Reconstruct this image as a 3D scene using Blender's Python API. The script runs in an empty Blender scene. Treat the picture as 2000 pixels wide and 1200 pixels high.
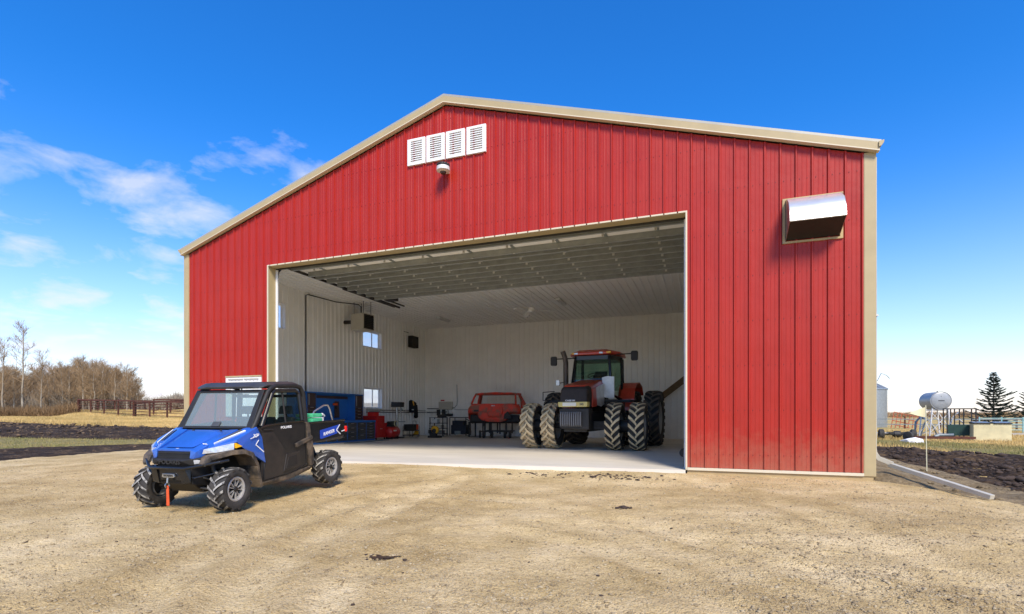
import bpy, bmesh, math, random
import numpy as np
from mathutils import Vector, Matrix, Euler
R = math.radians
random.seed(7); rng = np.random.default_rng(7)
sc = bpy.context.scene
col = sc.collection

# ------------------------------------------------------------------ materials
def mat(name, c, rough=.6, metal=0., var=0., vscale=3., c2=None, bump=0., bscale=40., spec=.5, coat=0., detail=6., stretch=None, lo=.35, hi=.65):
    m = bpy.data.materials.new(name); m.use_nodes = True
    nt = m.node_tree; b = nt.nodes['Principled BSDF']
    b.inputs['Base Color'].default_value = (*c, 1)
    b.inputs['Roughness'].default_value = rough
    b.inputs['Metallic'].default_value = metal
    b.inputs['Specular IOR Level'].default_value = spec
    if coat: b.inputs['Coat Weight'].default_value = coat; b.inputs['Coat Roughness'].default_value = .08
    tc = nt.nodes.new('ShaderNodeTexCoord'); src = tc.outputs['Object']
    if stretch:
        mp = nt.nodes.new('ShaderNodeMapping'); mp.inputs['Scale'].default_value = stretch
        nt.links.new(src, mp.inputs[0]); src = mp.outputs[0]
    if var or c2:
        n = nt.nodes.new('ShaderNodeTexNoise'); n.inputs['Scale'].default_value = vscale; n.inputs['Detail'].default_value = detail
        n.inputs['Roughness'].default_value = .62
        nt.links.new(src, n.inputs['Vector'])
        r = nt.nodes.new('ShaderNodeValToRGB'); r.color_ramp.elements[0].position = lo; r.color_ramp.elements[1].position = hi
        d = c2 if c2 else tuple(min(1, x*(1-var)) for x in c)
        r.color_ramp.elements[0].color = (*d, 1); r.color_ramp.elements[1].color = (*c, 1)
        nt.links.new(n.outputs['Fac'], r.inputs[0]); nt.links.new(r.outputs[0], b.inputs['Base Color'])
    if bump:
        n2 = nt.nodes.new('ShaderNodeTexNoise'); n2.inputs['Scale'].default_value = bscale; n2.inputs['Detail'].default_value = 5
        nt.links.new(src, n2.inputs['Vector'])
        bp = nt.nodes.new('ShaderNodeBump'); bp.inputs['Strength'].default_value = bump; bp.inputs['Distance'].default_value = .02
        nt.links.new(n2.outputs['Fac'], bp.inputs['Height']); nt.links.new(bp.outputs[0], b.inputs['Normal'])
    return m

def glass_mat(name, tint, dust=.05, dustc=(.6, .62, .62), gl=1.0, glare=0):
    m = bpy.data.materials.new(name); m.use_nodes = True
    nt = m.node_tree; nt.nodes.clear()
    o = nt.nodes.new('ShaderNodeOutputMaterial')
    t = nt.nodes.new('ShaderNodeBsdfTransparent'); t.inputs[0].default_value = (*tint, 1)
    g = nt.nodes.new('ShaderNodeBsdfGlossy'); g.inputs['Roughness'].default_value = .02; g.inputs[0].default_value = (gl, gl, gl, 1)
    d = nt.nodes.new('ShaderNodeBsdfDiffuse'); d.inputs[0].default_value = (*dustc, 1)
    f = nt.nodes.new('ShaderNodeFresnel'); f.inputs[0].default_value = 1.5
    m1 = nt.nodes.new('ShaderNodeMixShader'); m1.inputs[0].default_value = dust
    m2 = nt.nodes.new('ShaderNodeMixShader')
    nt.links.new(t.outputs[0], m1.inputs[1]); nt.links.new(d.outputs[0], m1.inputs[2])
    ge = nt.nodes.new('ShaderNodeNewGeometry'); iv = nt.nodes.new('ShaderNodeMath'); iv.operation = 'SUBTRACT'; iv.inputs[0].default_value = 1
    nt.links.new(ge.outputs['Backfacing'], iv.inputs[1]); mu = nt.nodes.new('ShaderNodeMath'); mu.operation = 'MULTIPLY'
    nt.links.new(f.outputs[0], mu.inputs[0]); nt.links.new(iv.outputs[0], mu.inputs[1])
    nt.links.new(mu.outputs[0], m2.inputs[0]); nt.links.new(m1.outputs[0], m2.inputs[1]); nt.links.new(g.outputs[0], m2.inputs[2])
    nt.links.new(m2.outputs[0], o.inputs[0])
    if glare:
        tl = nt.nodes.new('ShaderNodeBsdfTranslucent'); tl.inputs[0].default_value = (.92, .92, .9, 1); m3 = nt.nodes.new('ShaderNodeMixShader'); m3.inputs[0].default_value = glare
        nt.links.new(m2.outputs[0], m3.inputs[1]); nt.links.new(tl.outputs[0], m3.inputs[2]); nt.links.new(m3.outputs[0], o.inputs[0])
    return m

M = {}
M['red'] = mat('red_siding', (.375, .018, .0085), .43, 0, .16, 1.2, bump=0, spec=.36, stretch=(6, 6, .6))
def red_extra(m):
    nt = m.node_tree; L = nt.links.new; b = nt.nodes['Principled BSDF']; tc = nt.nodes.new('ShaderNodeTexCoord')
    # rain-splashed dust in a ragged band along the foot of the wall
    sx = nt.nodes.new('ShaderNodeSeparateXYZ'); L(tc.outputs['Object'], sx.inputs[0])
    n = nt.nodes.new('ShaderNodeTexNoise'); n.inputs['Scale'].default_value = 5; n.inputs['Detail'].default_value = 8; n.inputs['Roughness'].default_value = .75; L(tc.outputs['Object'], n.inputs['Vector'])
    a = nt.nodes.new('ShaderNodeMath'); a.operation = 'MULTIPLY_ADD'; L(n.outputs['Fac'], a.inputs[0]); a.inputs[1].default_value = -1.6; L(sx.outputs[2], a.inputs[2])
    r = nt.nodes.new('ShaderNodeMapRange'); r.inputs['From Min'].default_value = -.75; r.inputs['From Max'].default_value = .05; r.inputs['To Min'].default_value = .38; r.inputs['To Max'].default_value = 0; L(a.outputs[0], r.inputs['Value'])
    old = b.inputs['Base Color'].links[0].from_socket
    mx = nt.nodes.new('ShaderNodeMix'); mx.data_type = 'RGBA'; L(r.outputs[0], mx.inputs[0]); L(old, mx.inputs[6]); mx.inputs[7].default_value = (.34, .20, .12, 1)
    # chalky fading patches
    n2 = nt.nodes.new('ShaderNodeTexNoise'); n2.inputs['Scale'].default_value = .55; n2.inputs['Detail'].default_value = 5; L(tc.outputs['Object'], n2.inputs['Vector'])
    r2 = nt.nodes.new('ShaderNodeMapRange'); r2.inputs['From Min'].default_value = .4; r2.inputs['From Max'].default_value = .7; r2.inputs['To Max'].default_value = .16; L(n2.outputs['Fac'], r2.inputs['Value'])
    m2 = nt.nodes.new('ShaderNodeMix'); m2.data_type = 'RGBA'; L(r2.outputs[0], m2.inputs[0]); L(mx.outputs[2], m2.inputs[6]); m2.inputs[7].default_value = (.45, .05, .024, 1); L(m2.outputs[2], b.inputs['Base Color'])
    n3 = nt.nodes.new('ShaderNodeTexNoise'); n3.inputs['Scale'].default_value = 1.6; n3.inputs['Detail'].default_value = 3; L(tc.outputs['Object'], n3.inputs['Vector'])
    bp = nt.nodes.new('ShaderNodeBump'); bp.inputs['Strength'].default_value = .5; bp.inputs['Distance'].default_value = .03; L(n3.outputs['Fac'], bp.inputs['Height']); L(bp.outputs[0], b.inputs['Normal'])
red_extra(M['red'])
M['tan'] = mat('tan_trim', (.43, .34, .18), .45, 0, .1, 2, spec=.5)
M['tan2'] = mat('tan_board', (.46, .33, .16), .7, 0, .2, 3)
M['spout'] = mat('cream_downspout', (.50, .46, .37), .5, 0, .2, 4)
M['cream'] = mat('cream_edge', (.62, .55, .40), .5)
M['white'] = mat('white_metal', (.8, .8, .79), .4, 0, .05, 2)
M['liner'] = mat('white_liner', (.87, .86, .82), .35, 0, .06, 1.5, spec=.7)
M['ceil'] = mat('ceiling_liner', (.86, .85, .81), .5, 0, .06, .8)
M['roof'] = mat('roof_metal', (.45, .42, .34), .4, .3, .1, 2)
M['galv'] = mat('galvanised', (.42, .44, .43), .42, .7, .25, 6, bump=.02)
M['galvd'] = mat('galvanised_dull', (.26, .29, .28), .45, .4, .2, 5)
M['steel'] = mat('steel', (.55, .56, .56), .3, .9, .2, 10)
M['black'] = mat('black_plastic', (.018, .016, .014), .6, 0, .3, 8, bump=.05, bscale=120)
M['blackg'] = mat('black_gloss', (.012, .012, .013), .25, 0, .2, 5)
M['dirtyblk'] = mat('muddy_black', (.028, .025, .022), .7, 0, 0, 5, c2=(.20, .145, .09), bump=.15, bscale=60, lo=.3, hi=.62)
M['dusty'] = mat('dusty_black', (.013, .012, .012), .5, 0, 0, 4, c2=(.040, .032, .025), bump=.1, bscale=60, lo=.3, hi=.7)
M['rubber'] = mat('rubber', (.022, .021, .020), .8, 0, 0, 6, c2=(.055, .048, .040), bump=.15, bscale=50)
M['lugt'] = mat('muddy_tread', (.80, .60, .33), .9, 0, 0, 5, c2=(.50, .37, .20), bump=.4, bscale=30, lo=.3, hi=.55)
M['mudc'] = mat('muddy_carcass', (.62, .46, .25), .9, 0, 0, 6, c2=(.14, .11, .075), bump=.4, bscale=30, lo=.38, hi=.58)
M['lugd'] = mat('dull_tread', (.15, .12, .085), .9, 0, .4, 9, bump=.3)
M['lugu'] = mat('worn_tread', (.36, .34, .30), .5, 0, 0, 10, c2=(.05, .045, .04), lo=.42, hi=.55)
M['blue'] = mat('blue_paint', (.028, .12, .50), .3, .1, .25, 2, coat=.8)
M['bluestk'] = mat('blue_decal', (.012, .06, .42), .4)
M['wht'] = mat('white_decal', (.8, .8, .8), .5)
M['amber'] = mat('amber_lens', (.85, .45, .01), .25)
M['lens'] = mat('clear_lens', (.62, .64, .66), .15, .3, .3, 20)
M['redl'] = mat('red_lens', (.7, .02, .015), .25)
M['orange'] = mat('orange_strap', (.80, .10, .02), .7, 0, .2, 20)
M['wglass'] = glass_mat('windshield_glass', (.84, .92, .91), .24, (.42, .48, .48))  # diffuse layer: some dust, raised to imitate pale reflected sky
M['dglass'] = glass_mat('tinted_glass', (.42, .50, .45), .05, (.1, .12, .11))
M['pglass'] = glass_mat('pane_glass', (.9, .95, .95), .03)
M['fpane'] = glass_mat('glare_window_pane', (.95, .96, .95), .02, glare=.5)  # translucent white share imitates overexposed daylight in the panes
M['cglass'] = glass_mat('tractor_glass', (.45, .62, .52), .05, (.2, .25, .22))
M['trred'] = mat('tractor_red', (.62, .055, .020), .35, 0, .25, 4, coat=.4)
M['toolred'] = mat('tool_red', (.52, .014, .012), .35, 0, .15, 6, coat=.3)
M['toolblue'] = mat('cabinet_blue', (.022, .15, .46), .45, 0, .1, 4)
M['drawer'] = mat('drawer_grey', (.11, .105, .095), .4, .3, .2, 6)
M['drawb'] = mat('drawer_brown', (.07, .045, .042), .45, .1, .2, 6)
M['yellow'] = mat('yellow_paint', (.80, .42, .02), .45)
M['rust'] = mat('rusty_red_body', (.74, .055, .025), .6, 0, 0, 3.5, c2=(.26, .10, .06), bump=.1, bscale=30, lo=.38, hi=.55)
M['rustp'] = mat('rusty_pipe', (.12, .038, .020), .85, 0, .5, 3)
M['dkmet'] = mat('dark_metal', (.05, .047, .044), .55, .4, .3, 8)
M['strutm'] = mat('strut_steel', (.33, .35, .34), .45, .1, .2, 4)
M['doorpan'] = mat('door_skin_shaded', (.15, .155, .15), .5, 0, .1, 2)  # dark tone stands in for shade between the door struts
M['conc'] = mat('concrete', (.70, .64, .54), .55, 0, 0, .55, c2=(.55, .50, .41), bump=.06, bscale=25, stretch=(.5, 2.2, 1), lo=.3, hi=.7, spec=.4)
M['wood'] = mat('wood_plank', (.20, .13, .065), .8, 0, .4, 4, stretch=(1, 8, 8))
M['beige'] = mat('heater_beige', (.52, .49, .41), .5, 0, .08, 3)
M['boxc'] = mat('cream_box', (.70, .62, .36), .7, 0, .2, 2, bump=.1)
M['tank'] = mat('tank_grey', (.36, .37, .37), .45, .3, .2, 2.5)
M['whitep'] = mat('white_paint', (.72, .72, .70), .6, 0, .2, 5)
M['teal'] = mat('teal_pipe', (.26, .48, .46), .5, 0, .2, 3)
M['dkgreen'] = mat('dark_green', (.008, .045, .035), .6, 0, .3, 3)
M['ogate'] = mat('orange_gate', (.42, .11, .04), .7, 0, .3, 3)
M['flag'] = mat('yellow_flag', (.80, .70, .42), .8)
M['fabric'] = mat('black_fabric', (.012, .012, .015), .9, 0, .3, 20, bump=.3)
M['seat'] = mat('seat_vinyl', (.05, .055, .06), .7, 0, .2, 9)
M['green'] = mat('green_bundle', (.08, .55, .26), .6, 0, .25, 12)
M['bark'] = mat('grey_bark', (.34, .28, .20), .9, 0, 0, 1.2, c2=(.20, .155, .11))
M['barkp'] = mat('pale_bark', (.38, .32, .235), .9, 0, 0, 1.5, c2=(.26, .21, .145))
M['twig'] = mat('brown_twigs', (.37, .245, .125), .9, 0, .4, .8)
M['brush'] = mat('red_brown_brush', (.28, .17, .075), .9, 0, .5, .5)
M['spruce'] = mat('spruce_needles', (.022, .042, .024), .85, 0, .5, 1.5)
M['grass'] = mat('dry_grass_blades', (.66, .46, .18), .9, 0, 0, .25, c2=(.44, .31, .11), lo=.4, hi=.6)
M['ggrass'] = mat('green_grass_blades', (.20, .20, .06), .9, 0, 0, .5, c2=(.36, .27, .10), lo=.4, hi=.6)
M['stone'] = mat('pebbles', (.44, .35, .21), .85, 0, 0, 9, c2=(.22, .16, .085), lo=.4, hi=.62)
M['clod'] = mat('dark_clods', (.07, .045, .032), .95, 0, .5, 6, bump=.4)
M['clodb'] = mat('brown_clods', (.20, .13, .07), .95, 0, 0, 2.5, c2=(.03, .019, .012), bump=.3, lo=.42, hi=.66)
M['bag'] = mat('white_plastic', (.8, .8, .82), .5, 0, .1, 9)

# ------------------------------------------------------------------ mesh builder
class MB:
    def __init__(s): s.v = []; s.f = []; s.m = []
    def add(s, vs, fs, mi=0):
        n = len(s.v); s.v += [tuple(v) for v in vs]; s.f += [tuple(i+n for i in f) for f in fs]; s.m += [mi]*len(fs); return s
    def box(s, x0, x1, y0, y1, z0, z1, mi=0):
        return s.add([(x0,y0,z0),(x1,y0,z0),(x1,y1,z0),(x0,y1,z0),(x0,y0,z1),(x1,y0,z1),(x1,y1,z1),(x0,y1,z1)],
                     [(0,3,2,1),(4,5,6,7),(0,1,5,4),(1,2,6,5),(2,3,7,6),(3,0,4,7)], mi)
    def tube(s, pts, r, n=8, mi=0, caps=True, r2=None):
        pts = [Vector(p) for p in pts]; k = len(pts); N = len(s.v)
        up = Vector((0, 0, 1)); prev = None
        for i, p in enumerate(pts):
            t = (pts[min(i+1, k-1)] - pts[max(i-1, 0)]).normalized()
            if prev is None:
                a = t.cross(up)
                if a.length < .1: a = t.cross(Vector((1, 0, 0)))
            else: a = prev - t*prev.dot(t)
            a.normalize(); prev = a; b = t.cross(a)
            rr = r if r2 is None else r + (r2-r)*i/max(1, k-1)
            for j in range(n):
                an = 2*math.pi*j/n; s.v.append(tuple(p + (a*math.cos(an) + b*math.sin(an))*rr))
        for i in range(k-1):
            for j in range(n):
                s.f.append((N+i*n+j, N+i*n+(j+1) % n, N+(i+1)*n+(j+1) % n, N+(i+1)*n+j)); s.m.append(mi)
        if caps:
            s.f.append(tuple(N+j for j in reversed(range(n)))); s.f.append(tuple(N+(k-1)*n+j for j in range(n))); s.m += [mi, mi]
        return s
    def lathe(s, prof, axis='x', c=(0, 0, 0), n=32, mi=0, closed=False):
        # prof: list of (axial, radius)
        N = len(s.v); k = len(prof)
        for a, r in prof:
            for j in range(n):
                an = 2*math.pi*j/n; u, w = r*math.cos(an), r*math.sin(an)
                p = {'x': (a, u, w), 'y': (w, a, u), 'z': (u, w, a)}[axis]
                s.v.append((c[0]+p[0], c[1]+p[1], c[2]+p[2]))
        rng_ = range(k if closed else k-1)
        for i in rng_:
            i2 = (i+1) % k
            for j in range(n):
                s.f.append((N+i*n+j, N+i2*n+j, N+i2*n+(j+1) % n, N+i*n+(j+1) % n)); s.m.append(mi)
        return s
    def prism(s, poly, axis, a0, a1, mi=0):
        # poly 2D extruded along axis: 'x' -> poly (y,z); 'y' -> (x,z); 'z' -> (x,y)
        def P(p, a): return {'x': (a, p[0], p[1]), 'y': (p[0], a, p[1]), 'z': (p[0], p[1], a)}[axis]
        n = len(poly); vs = [P(p, a0) for p in poly] + [P(p, a1) for p in poly]
        fs = [tuple(range(n)), tuple(reversed(range(n, 2*n)))] + [(i, i+n, (i+1) % n+n, (i+1) % n) for i in range(n)]
        return s.add(vs, fs, mi)
    def hull(s, pts, mi=0):
        bm = bmesh.new(); vs = [bm.verts.new(p) for p in pts]
        r = bmesh.ops.convex_hull(bm, input=vs)
        bmesh.ops.delete(bm, geom=list({g for g in r['geom_unused'] + r['geom_interior'] if isinstance(g, bmesh.types.BMVert)}), context='VERTS')
        bmesh.ops.dissolve_limit(bm, angle_limit=.01, verts=bm.verts, edges=bm.edges)
        bm.verts.index_update()
        s.add([v.co[:] for v in bm.verts], [[v.index for v in f.verts] for f in bm.faces], mi); bm.free(); return s
    def xf(s, mtx, start=0):
        for i in range(start, len(s.v)): s.v[i] = tuple(mtx @ Vector(s.v[i]))
        return s
    def build(s, name, mats, parent=None, smooth=False, bevel=0, loc=None, fix=True):
        me = bpy.data.meshes.new(name); me.from_pydata(s.v, [], s.f)
        if not isinstance(mats, (list, tuple)): mats = [mats]
        for m in mats: me.materials.append(M[m] if isinstance(m, str) else m)
        me.polygons.foreach_set('material_index', s.m)
        if fix:
            bm = bmesh.new(); bm.from_mesh(me); bmesh.ops.recalc_face_normals(bm, faces=bm.faces); bm.to_mesh(me); bm.free()
        o = bpy.data.objects.new(name, me); col.objects.link(o)
        if smooth:
            me.shade_smooth()
            me.set_sharp_from_angle(angle=R(38))
        if bevel:
            md = o.modifiers.new('bevel', 'BEVEL'); md.width = bevel; md.segments = 2; md.limit_method = 'ANGLE'; md.angle_limit = R(28)
            md.harden_normals = False
        if parent: o.parent = parent
        if loc: o.location = loc
        return o

def npmesh(name, V, Fc, m, smooth=False, mi=None):
    me = bpy.data.meshes.new(name); V = np.asarray(V, np.float32); Fc = np.asarray(Fc, np.int32)
    me.vertices.add(len(V)); me.vertices.foreach_set('co', V.ravel())
    k = Fc.shape[1]; me.loops.add(Fc.size); me.loops.foreach_set('vertex_index', Fc.ravel())
    me.polygons.add(len(Fc)); me.polygons.foreach_set('loop_start', np.arange(0, Fc.size, k, dtype=np.int32))
    me.update(calc_edges=True); me.validate()
    me.materials.append(M[m] if isinstance(m, str) else m)
    if smooth: me.shade_smooth()
    o = bpy.data.objects.new(name, me); col.objects.link(o); return o

def empty(name, loc=(0, 0, 0), rot=(0, 0, 0)):
    o = bpy.data.objects.new(name, None); col.objects.link(o); o.location = loc; o.rotation_euler = rot; o.empty_display_size = .3; return o
def tag(o, label, cat, group=None, kind=None):
    if label: o['label'] = label
    if cat: o['category'] = cat
    if group: o['group'] = group
    if kind: o['kind'] = kind
    return o
def thing(name, label, cat, loc=(0, 0, 0), rz=0, group=None, rot=None):
    return tag(empty(name, loc, rot or (0, 0, rz)), label, cat, group)
def kids(o): return [c for c in bpy.data.objects if c.parent == o]
def copy_tree(o, parent=None):
    c = o.copy(); col.objects.link(c)
    if parent: c.parent = parent
    for ch in kids(o): copy_tree(ch, c)
    return c
def part_copy(o, loc=None, parent=None):
    c = o.copy(); col.objects.link(c)
    if parent: c.parent = parent
    if loc is not None: c.location = loc
    return c
def struct(o): o['kind'] = 'structure'; return o
def text(s, size, m, parent, loc, rot, name='lettering', ext=.002, shear=0, sx=1, mtx=None):
    cu = bpy.data.curves.new(name, 'FONT'); cu.body = s; cu.size = size; cu.extrude = ext; cu.shear = shear; cu.align_x = 'CENTER'; cu.align_y = 'CENTER'; cu.resolution_u = 2
    cu.offset = size*.018
    t = bpy.data.objects.new(name, cu); col.objects.link(t); bpy.context.view_layer.update()
    me = bpy.data.meshes.new_from_object(t.evaluated_get(bpy.context.evaluated_depsgraph_get()))
    bpy.data.objects.remove(t); me.materials.clear(); me.materials.append(M[m])
    o = bpy.data.objects.new(name, me); col.objects.link(o); o.parent = parent
    if mtx: o.matrix_local = mtx
    else: o.location = loc; o.rotation_euler = rot
    o.scale = (sx, 1, 1); return o

# numpy value noise
_tab = rng.random((256, 256))
def vnoise(x, y):
    xi = np.floor(x).astype(int); yi = np.floor(y).astype(int); fx = x-xi; fy = y-yi
    fx = fx*fx*(3-2*fx); fy = fy*fy*(3-2*fy); xi &= 255; yi &= 255; x1 = (xi+1) & 255; y1 = (yi+1) & 255
    return (_tab[xi, yi]*(1-fx)+_tab[x1, yi]*fx)*(1-fy)+(_tab[xi, y1]*(1-fx)+_tab[x1, y1]*fx)*fy
def fbm(x, y, o=4):
    s = 0; a = .5
    for i in range(o): s = s+a*(vnoise(x+17.3*i, y-9.1*i)-.5); x = x*2.03; y = y*2.03; a *= .5
    return s
def sstep(a, b, x):
    t = np.clip((x-a)/(b-a), 0, 1); return t*t*(3-2*t)
def pdist(poly, x, y):
    """signed distance to polygon, positive inside"""
    d = np.full(x.shape, 1e9); ins = np.zeros(x.shape, bool); n = len(poly)
    for i in range(n):
        ax, ay = poly[i]; bx, by = poly[(i+1) % n]; ex, ey = bx-ax, by-ay
        t = np.clip(((x-ax)*ex+(y-ay)*ey)/(ex*ex+ey*ey), 0, 1)
        d = np.minimum(d, np.hypot(x-ax-t*ex, y-ay-t*ey))
        c = ((ay > y) != (by > y)) & (x < (bx-ax)*(y-ay)/((by-ay) if by != ay else 1e-9)+ax); ins ^= c
    return np.where(ins, d, -d)

# ------------------------------------------------------------------ camera
CAM = (15.194, -11.574, 1.181); YAW = 20.24
cd = bpy.data.cameras.new('camera'); co = bpy.data.objects.new('camera', cd); col.objects.link(co)
co.location = CAM; co.rotation_euler = (R(90), 0, R(YAW)); cd.sensor_width = 36; cd.lens = 36*1003/2000; cd.shift_y = 210/2000
cd.clip_start = .05; cd.clip_end = 8000; sc.camera = co

# ------------------------------------------------------------------ ground
def padh(x, y):   # gravel yard surface
    z = -.085 - .105*sstep(0, -7, y) - .02*sstep(0, -2, y) - .06*sstep(-6, -12, y)
    z = z - .14*sstep(4, -5.5, x) - .16*sstep(18, 20.5, x)
    z = z + .035*np.exp(-((x-8)**2+(y+.6)**2)/6.)
    return z
def pline(T, x, y):
    d = np.full(x.shape, 1e9)
    for (ax, ay), (bx, by) in zip(T, T[1:]):
        ex, ey = bx-ax, by-ay; t = np.clip(((x-ax)*ex+(y-ay)*ey)/(ex*ex+ey*ey), 0, 1); d = np.minimum(d, np.hypot(x-ax-t*ex, y-ay-t*ey))
    return d
TRACKS = [([(10.34, -4.29), (11.45, -3.88), (12.86, -4.11), (14.48, -5.03), (15.58, -5.88), (16.31, -6.62), (16.64, -7.2), (16.75, -7.94)], 0.2, 0.022), ([(13.02, -9.32), (12.6, -8.48), (12.2, -7.42), (12.29, -6.27), (13.08, -5.84), (14.08, -6.22), (14.9, -6.85), (15.37, -7.57), (15.56, -8.25)], 0.15, 0.016), ([(11.63, -9.56), (10.78, -8.37), (10.34, -6.85), (10.16, -4.87), (10.48, -2.98)], 0.22, 0.022), ([(12.54, -9.5), (11.71, -8.45), (11.15, -7.08), (10.97, -5.25), (10.62, -2.17)], 0.2, 0.018), ([(14.81, -0.62), (16.17, -2.65), (17.0, -4.67), (17.37, -6.09), (17.49, -6.89)], 0.2, 0.018)]
def pad_full(x, y):
    z = padh(x, y) + .05*fbm(x*.5, y*.5, 3) + .055*fbm(x*1.6+5, y*2.6, 4)*(.4+.6*sstep(.3, 2.5, -y))
    for T, w, am in TRACKS:
        d = pline(T, x, y) + .10*fbm(x*1.3, y*1.3, 3)
        z = z - am*np.exp(-(d/w)**2) + am*.8*np.exp(-((np.abs(d)-w*1.7)/(w*.5))**2)
    z = z + .030*fbm(x*2.0, y*4.0, 4) + .028*fbm(x*6, y*8, 3)
    return z
padpoly = [(-5.5, -40), (-5.5, 5.5), (-.5, 7), (0.2, .3), (18.3, .3), (18.9, .9), (19.6, -.7), (21.5, -2.4), (26, -5), (40, -9), (40, -40)]
def fieldh(x, y):
    dx, dy = x-CAM[0], y-CAM[1]; d = np.hypot(dx, dy)
    left = sstep(-4, -14, x)
    z = -.46 + left*(1.25*sstep(16, 75, d) + 9*sstep(110, 420, d)*sstep(-1.6, -.9, dx/(np.abs(dy)+1)))
    ca, sa = math.cos(R(YAW)), math.sin(R(YAW)); dep = -dx*sa+dy*ca; lat = (dx*ca+dy*sa)/np.maximum(dep, 1)
    z = z + .95*sstep(58, 76, dep)*sstep(-.91, -.83, lat)*sstep(-.3, -.5, lat)
    z = z - .05*sstep(0, 1, left) + .10*fbm(x*.12, y*.12, 3)*sstep(15, 60, d) + .04*fbm(x*.8, y*.8, 3)
    return z - .5*sstep(-.5, 2.5, pdist(padpoly, x, y))

def polar_sheet(name, r0, r1, nr, na, m, hf):
    rr = np.geomspace(r0, r1, nr); aa = np.linspace(0, 2*np.pi, na, endpoint=False)
    A, B = np.meshgrid(rr, aa, indexing='ij'); X = CAM[0]+A*np.cos(B); Y = CAM[1]+A*np.sin(B); Z = hf(X, Y)
    V = np.stack([X, Y, Z], -1).reshape(-1, 3)
    i, j = np.meshgrid(np.arange(nr-1), np.arange(na), indexing='ij'); j2 = (j+1) % na
    F_ = np.stack([i*na+j, (i+1)*na+j, (i+1)*na+j2, i*na+j2], -1).reshape(-1, 4)
    return npmesh(name, V, F_, m, True)

def ground_mat(name, stops, s1, s2, bumpd, bs, rough=.95, b2=0, bs2=200):
    m = bpy.data.materials.new(name); m.use_nodes = True; nt = m.node_tree; b = nt.nodes['Principled BSDF']; b.inputs['Roughness'].default_value = rough
    b.inputs['Specular IOR Level'].default_value = .15
    tc = nt.nodes.new('ShaderNodeTexCoord'); L = nt.links.new
    def noise(sc_, det, ro=.6):
        n = nt.nodes.new('ShaderNodeTexNoise'); n.inputs['Scale'].default_value = sc_; n.inputs['Detail'].default_value = det; n.inputs['Roughness'].default_value = ro
        L(tc.outputs['Object'], n.inputs['Vector']); return n
    n1 = noise(s1, 7, .65); n2 = noise(s2, 6, .7)
    mx = nt.nodes.new('ShaderNodeMix'); mx.data_type = 'FLOAT'; mx.inputs[0].default_value = .5
    L(n1.outputs['Fac'], mx.inputs[2]); L(n2.outputs['Fac'], mx.inputs[3])
    r = nt.nodes.new('ShaderNodeValToRGB'); cr = r.color_ramp
    while len(cr.elements) < len(stops): cr.elements.new(.5)
    for e, (p, c) in zip(cr.elements, stops): e.position = p; e.color = (*c, 1)
    L(mx.outputs[0], r.inputs[0]); L(r.outputs[0], b.inputs['Base Color'])
    nb = noise(bs, 5, .7); bp = nt.nodes.new('ShaderNodeBump'); bp.inputs['Strength'].default_value = 1; bp.inputs['Distance'].default_value = bumpd
    L(nb.outputs['Fac'], bp.inputs['Height'])
    if b2:
        vo = nt.nodes.new('ShaderNodeTexVoronoi'); vo.inputs['Scale'].default_value = bs2; L(tc.outputs['Object'], vo.inputs['Vector'])
        bp2 = nt.nodes.new('ShaderNodeBump'); bp2.inputs['Strength'].default_value = 1; bp2.inputs['Distance'].default_value = b2; bp2.invert = True
        L(vo.outputs['Distance'], bp2.inputs['Height']); L(bp.outputs[0], bp2.inputs['Normal']); L(bp2.outputs[0], b.inputs['Normal'])
    else: L(bp.outputs[0], b.inputs['Normal'])
    return m
M['gravel'] = ground_mat('gravel', [(.35, (.26, .17, .072)), (.43, (.465, .34, .16)), (.51, (.605, .46, .238)), (.62, (.75, .60, .36))], .9, 45, .045, 15, b2=.006, bs2=60)
M['soil'] = ground_mat('bare_soil', [(.36, (.012, .008, .005)), (.48, (.034, .021, .012)), (.55, (.07, .044, .024)), (.66, (.20, .13, .065))], 1.2, 9, .08, 5)
M['clay'] = ground_mat('clay_bank', [(.36, (.09, .065, .035)), (.5, (.19, .14, .08)), (.66, (.31, .24, .14))], 2.2, 12, .08, 6)
M['field'] = ground_mat('field_grass', [(.36, (.20, .19, .06)), (.45, (.36, .28, .10)), (.53, (.52, .36, .14)), (.66, (.62, .46, .20))], .09, 2.5, .12, 3)
M['greenf'] = ground_mat('green_turf', [(.36, (.13, .12, .04)), (.5, (.24, .20, .08)), (.66, (.36, .27, .12))], .6, 4, .1, 4)
M['road'] = ground_mat('road_gravel', [(.36, (.36, .30, .22)), (.6, (.55, .48, .38))], .5, 6, .03, 8)

fo = struct(polar_sheet('field', 4, 5000, 150, 540, 'field', fieldh)); 

def grid_sheet(name, x0, x1, y0, y1, st, m, hf, mask):
    nx = int((x1-x0)/st)+1; ny = int((y1-y0)/st)+1
    X, Y = np.meshgrid(np.linspace(x0, x1, nx), np.linspace(y0, y1, ny), indexing='ij')
    K = mask(X, Y); Z = hf(X, Y)
    V = np.stack([X, Y, Z], -1).reshape(-1, 3)
    i, j = np.meshgrid(np.arange(nx-1), np.arange(ny-1), indexing='ij')
    keep = (K[:-1, :-1] | K[1:, :-1] | K[1:, 1:] | K[:-1, 1:]).ravel()
    F_ = np.stack([i*ny+j, (i+1)*ny+j, (i+1)*ny+j+1, i*ny+j+1], -1).reshape(-1, 4)[keep]
    used = np.unique(F_); rm = np.full(len(V), -1); rm[used] = np.arange(len(used))
    return npmesh(name, V[used], rm[F_], m, True)
def gpad(x, y):
    d = pdist(padpoly, x, y) + .5*fbm(x*.9, y*.9, 4)
    edge = sstep(0, -.9, d)*np.where((x > .1) & (x < 18.4) & (y > -1), 0, 1)
    return pad_full(x, y) - .55*edge
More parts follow.
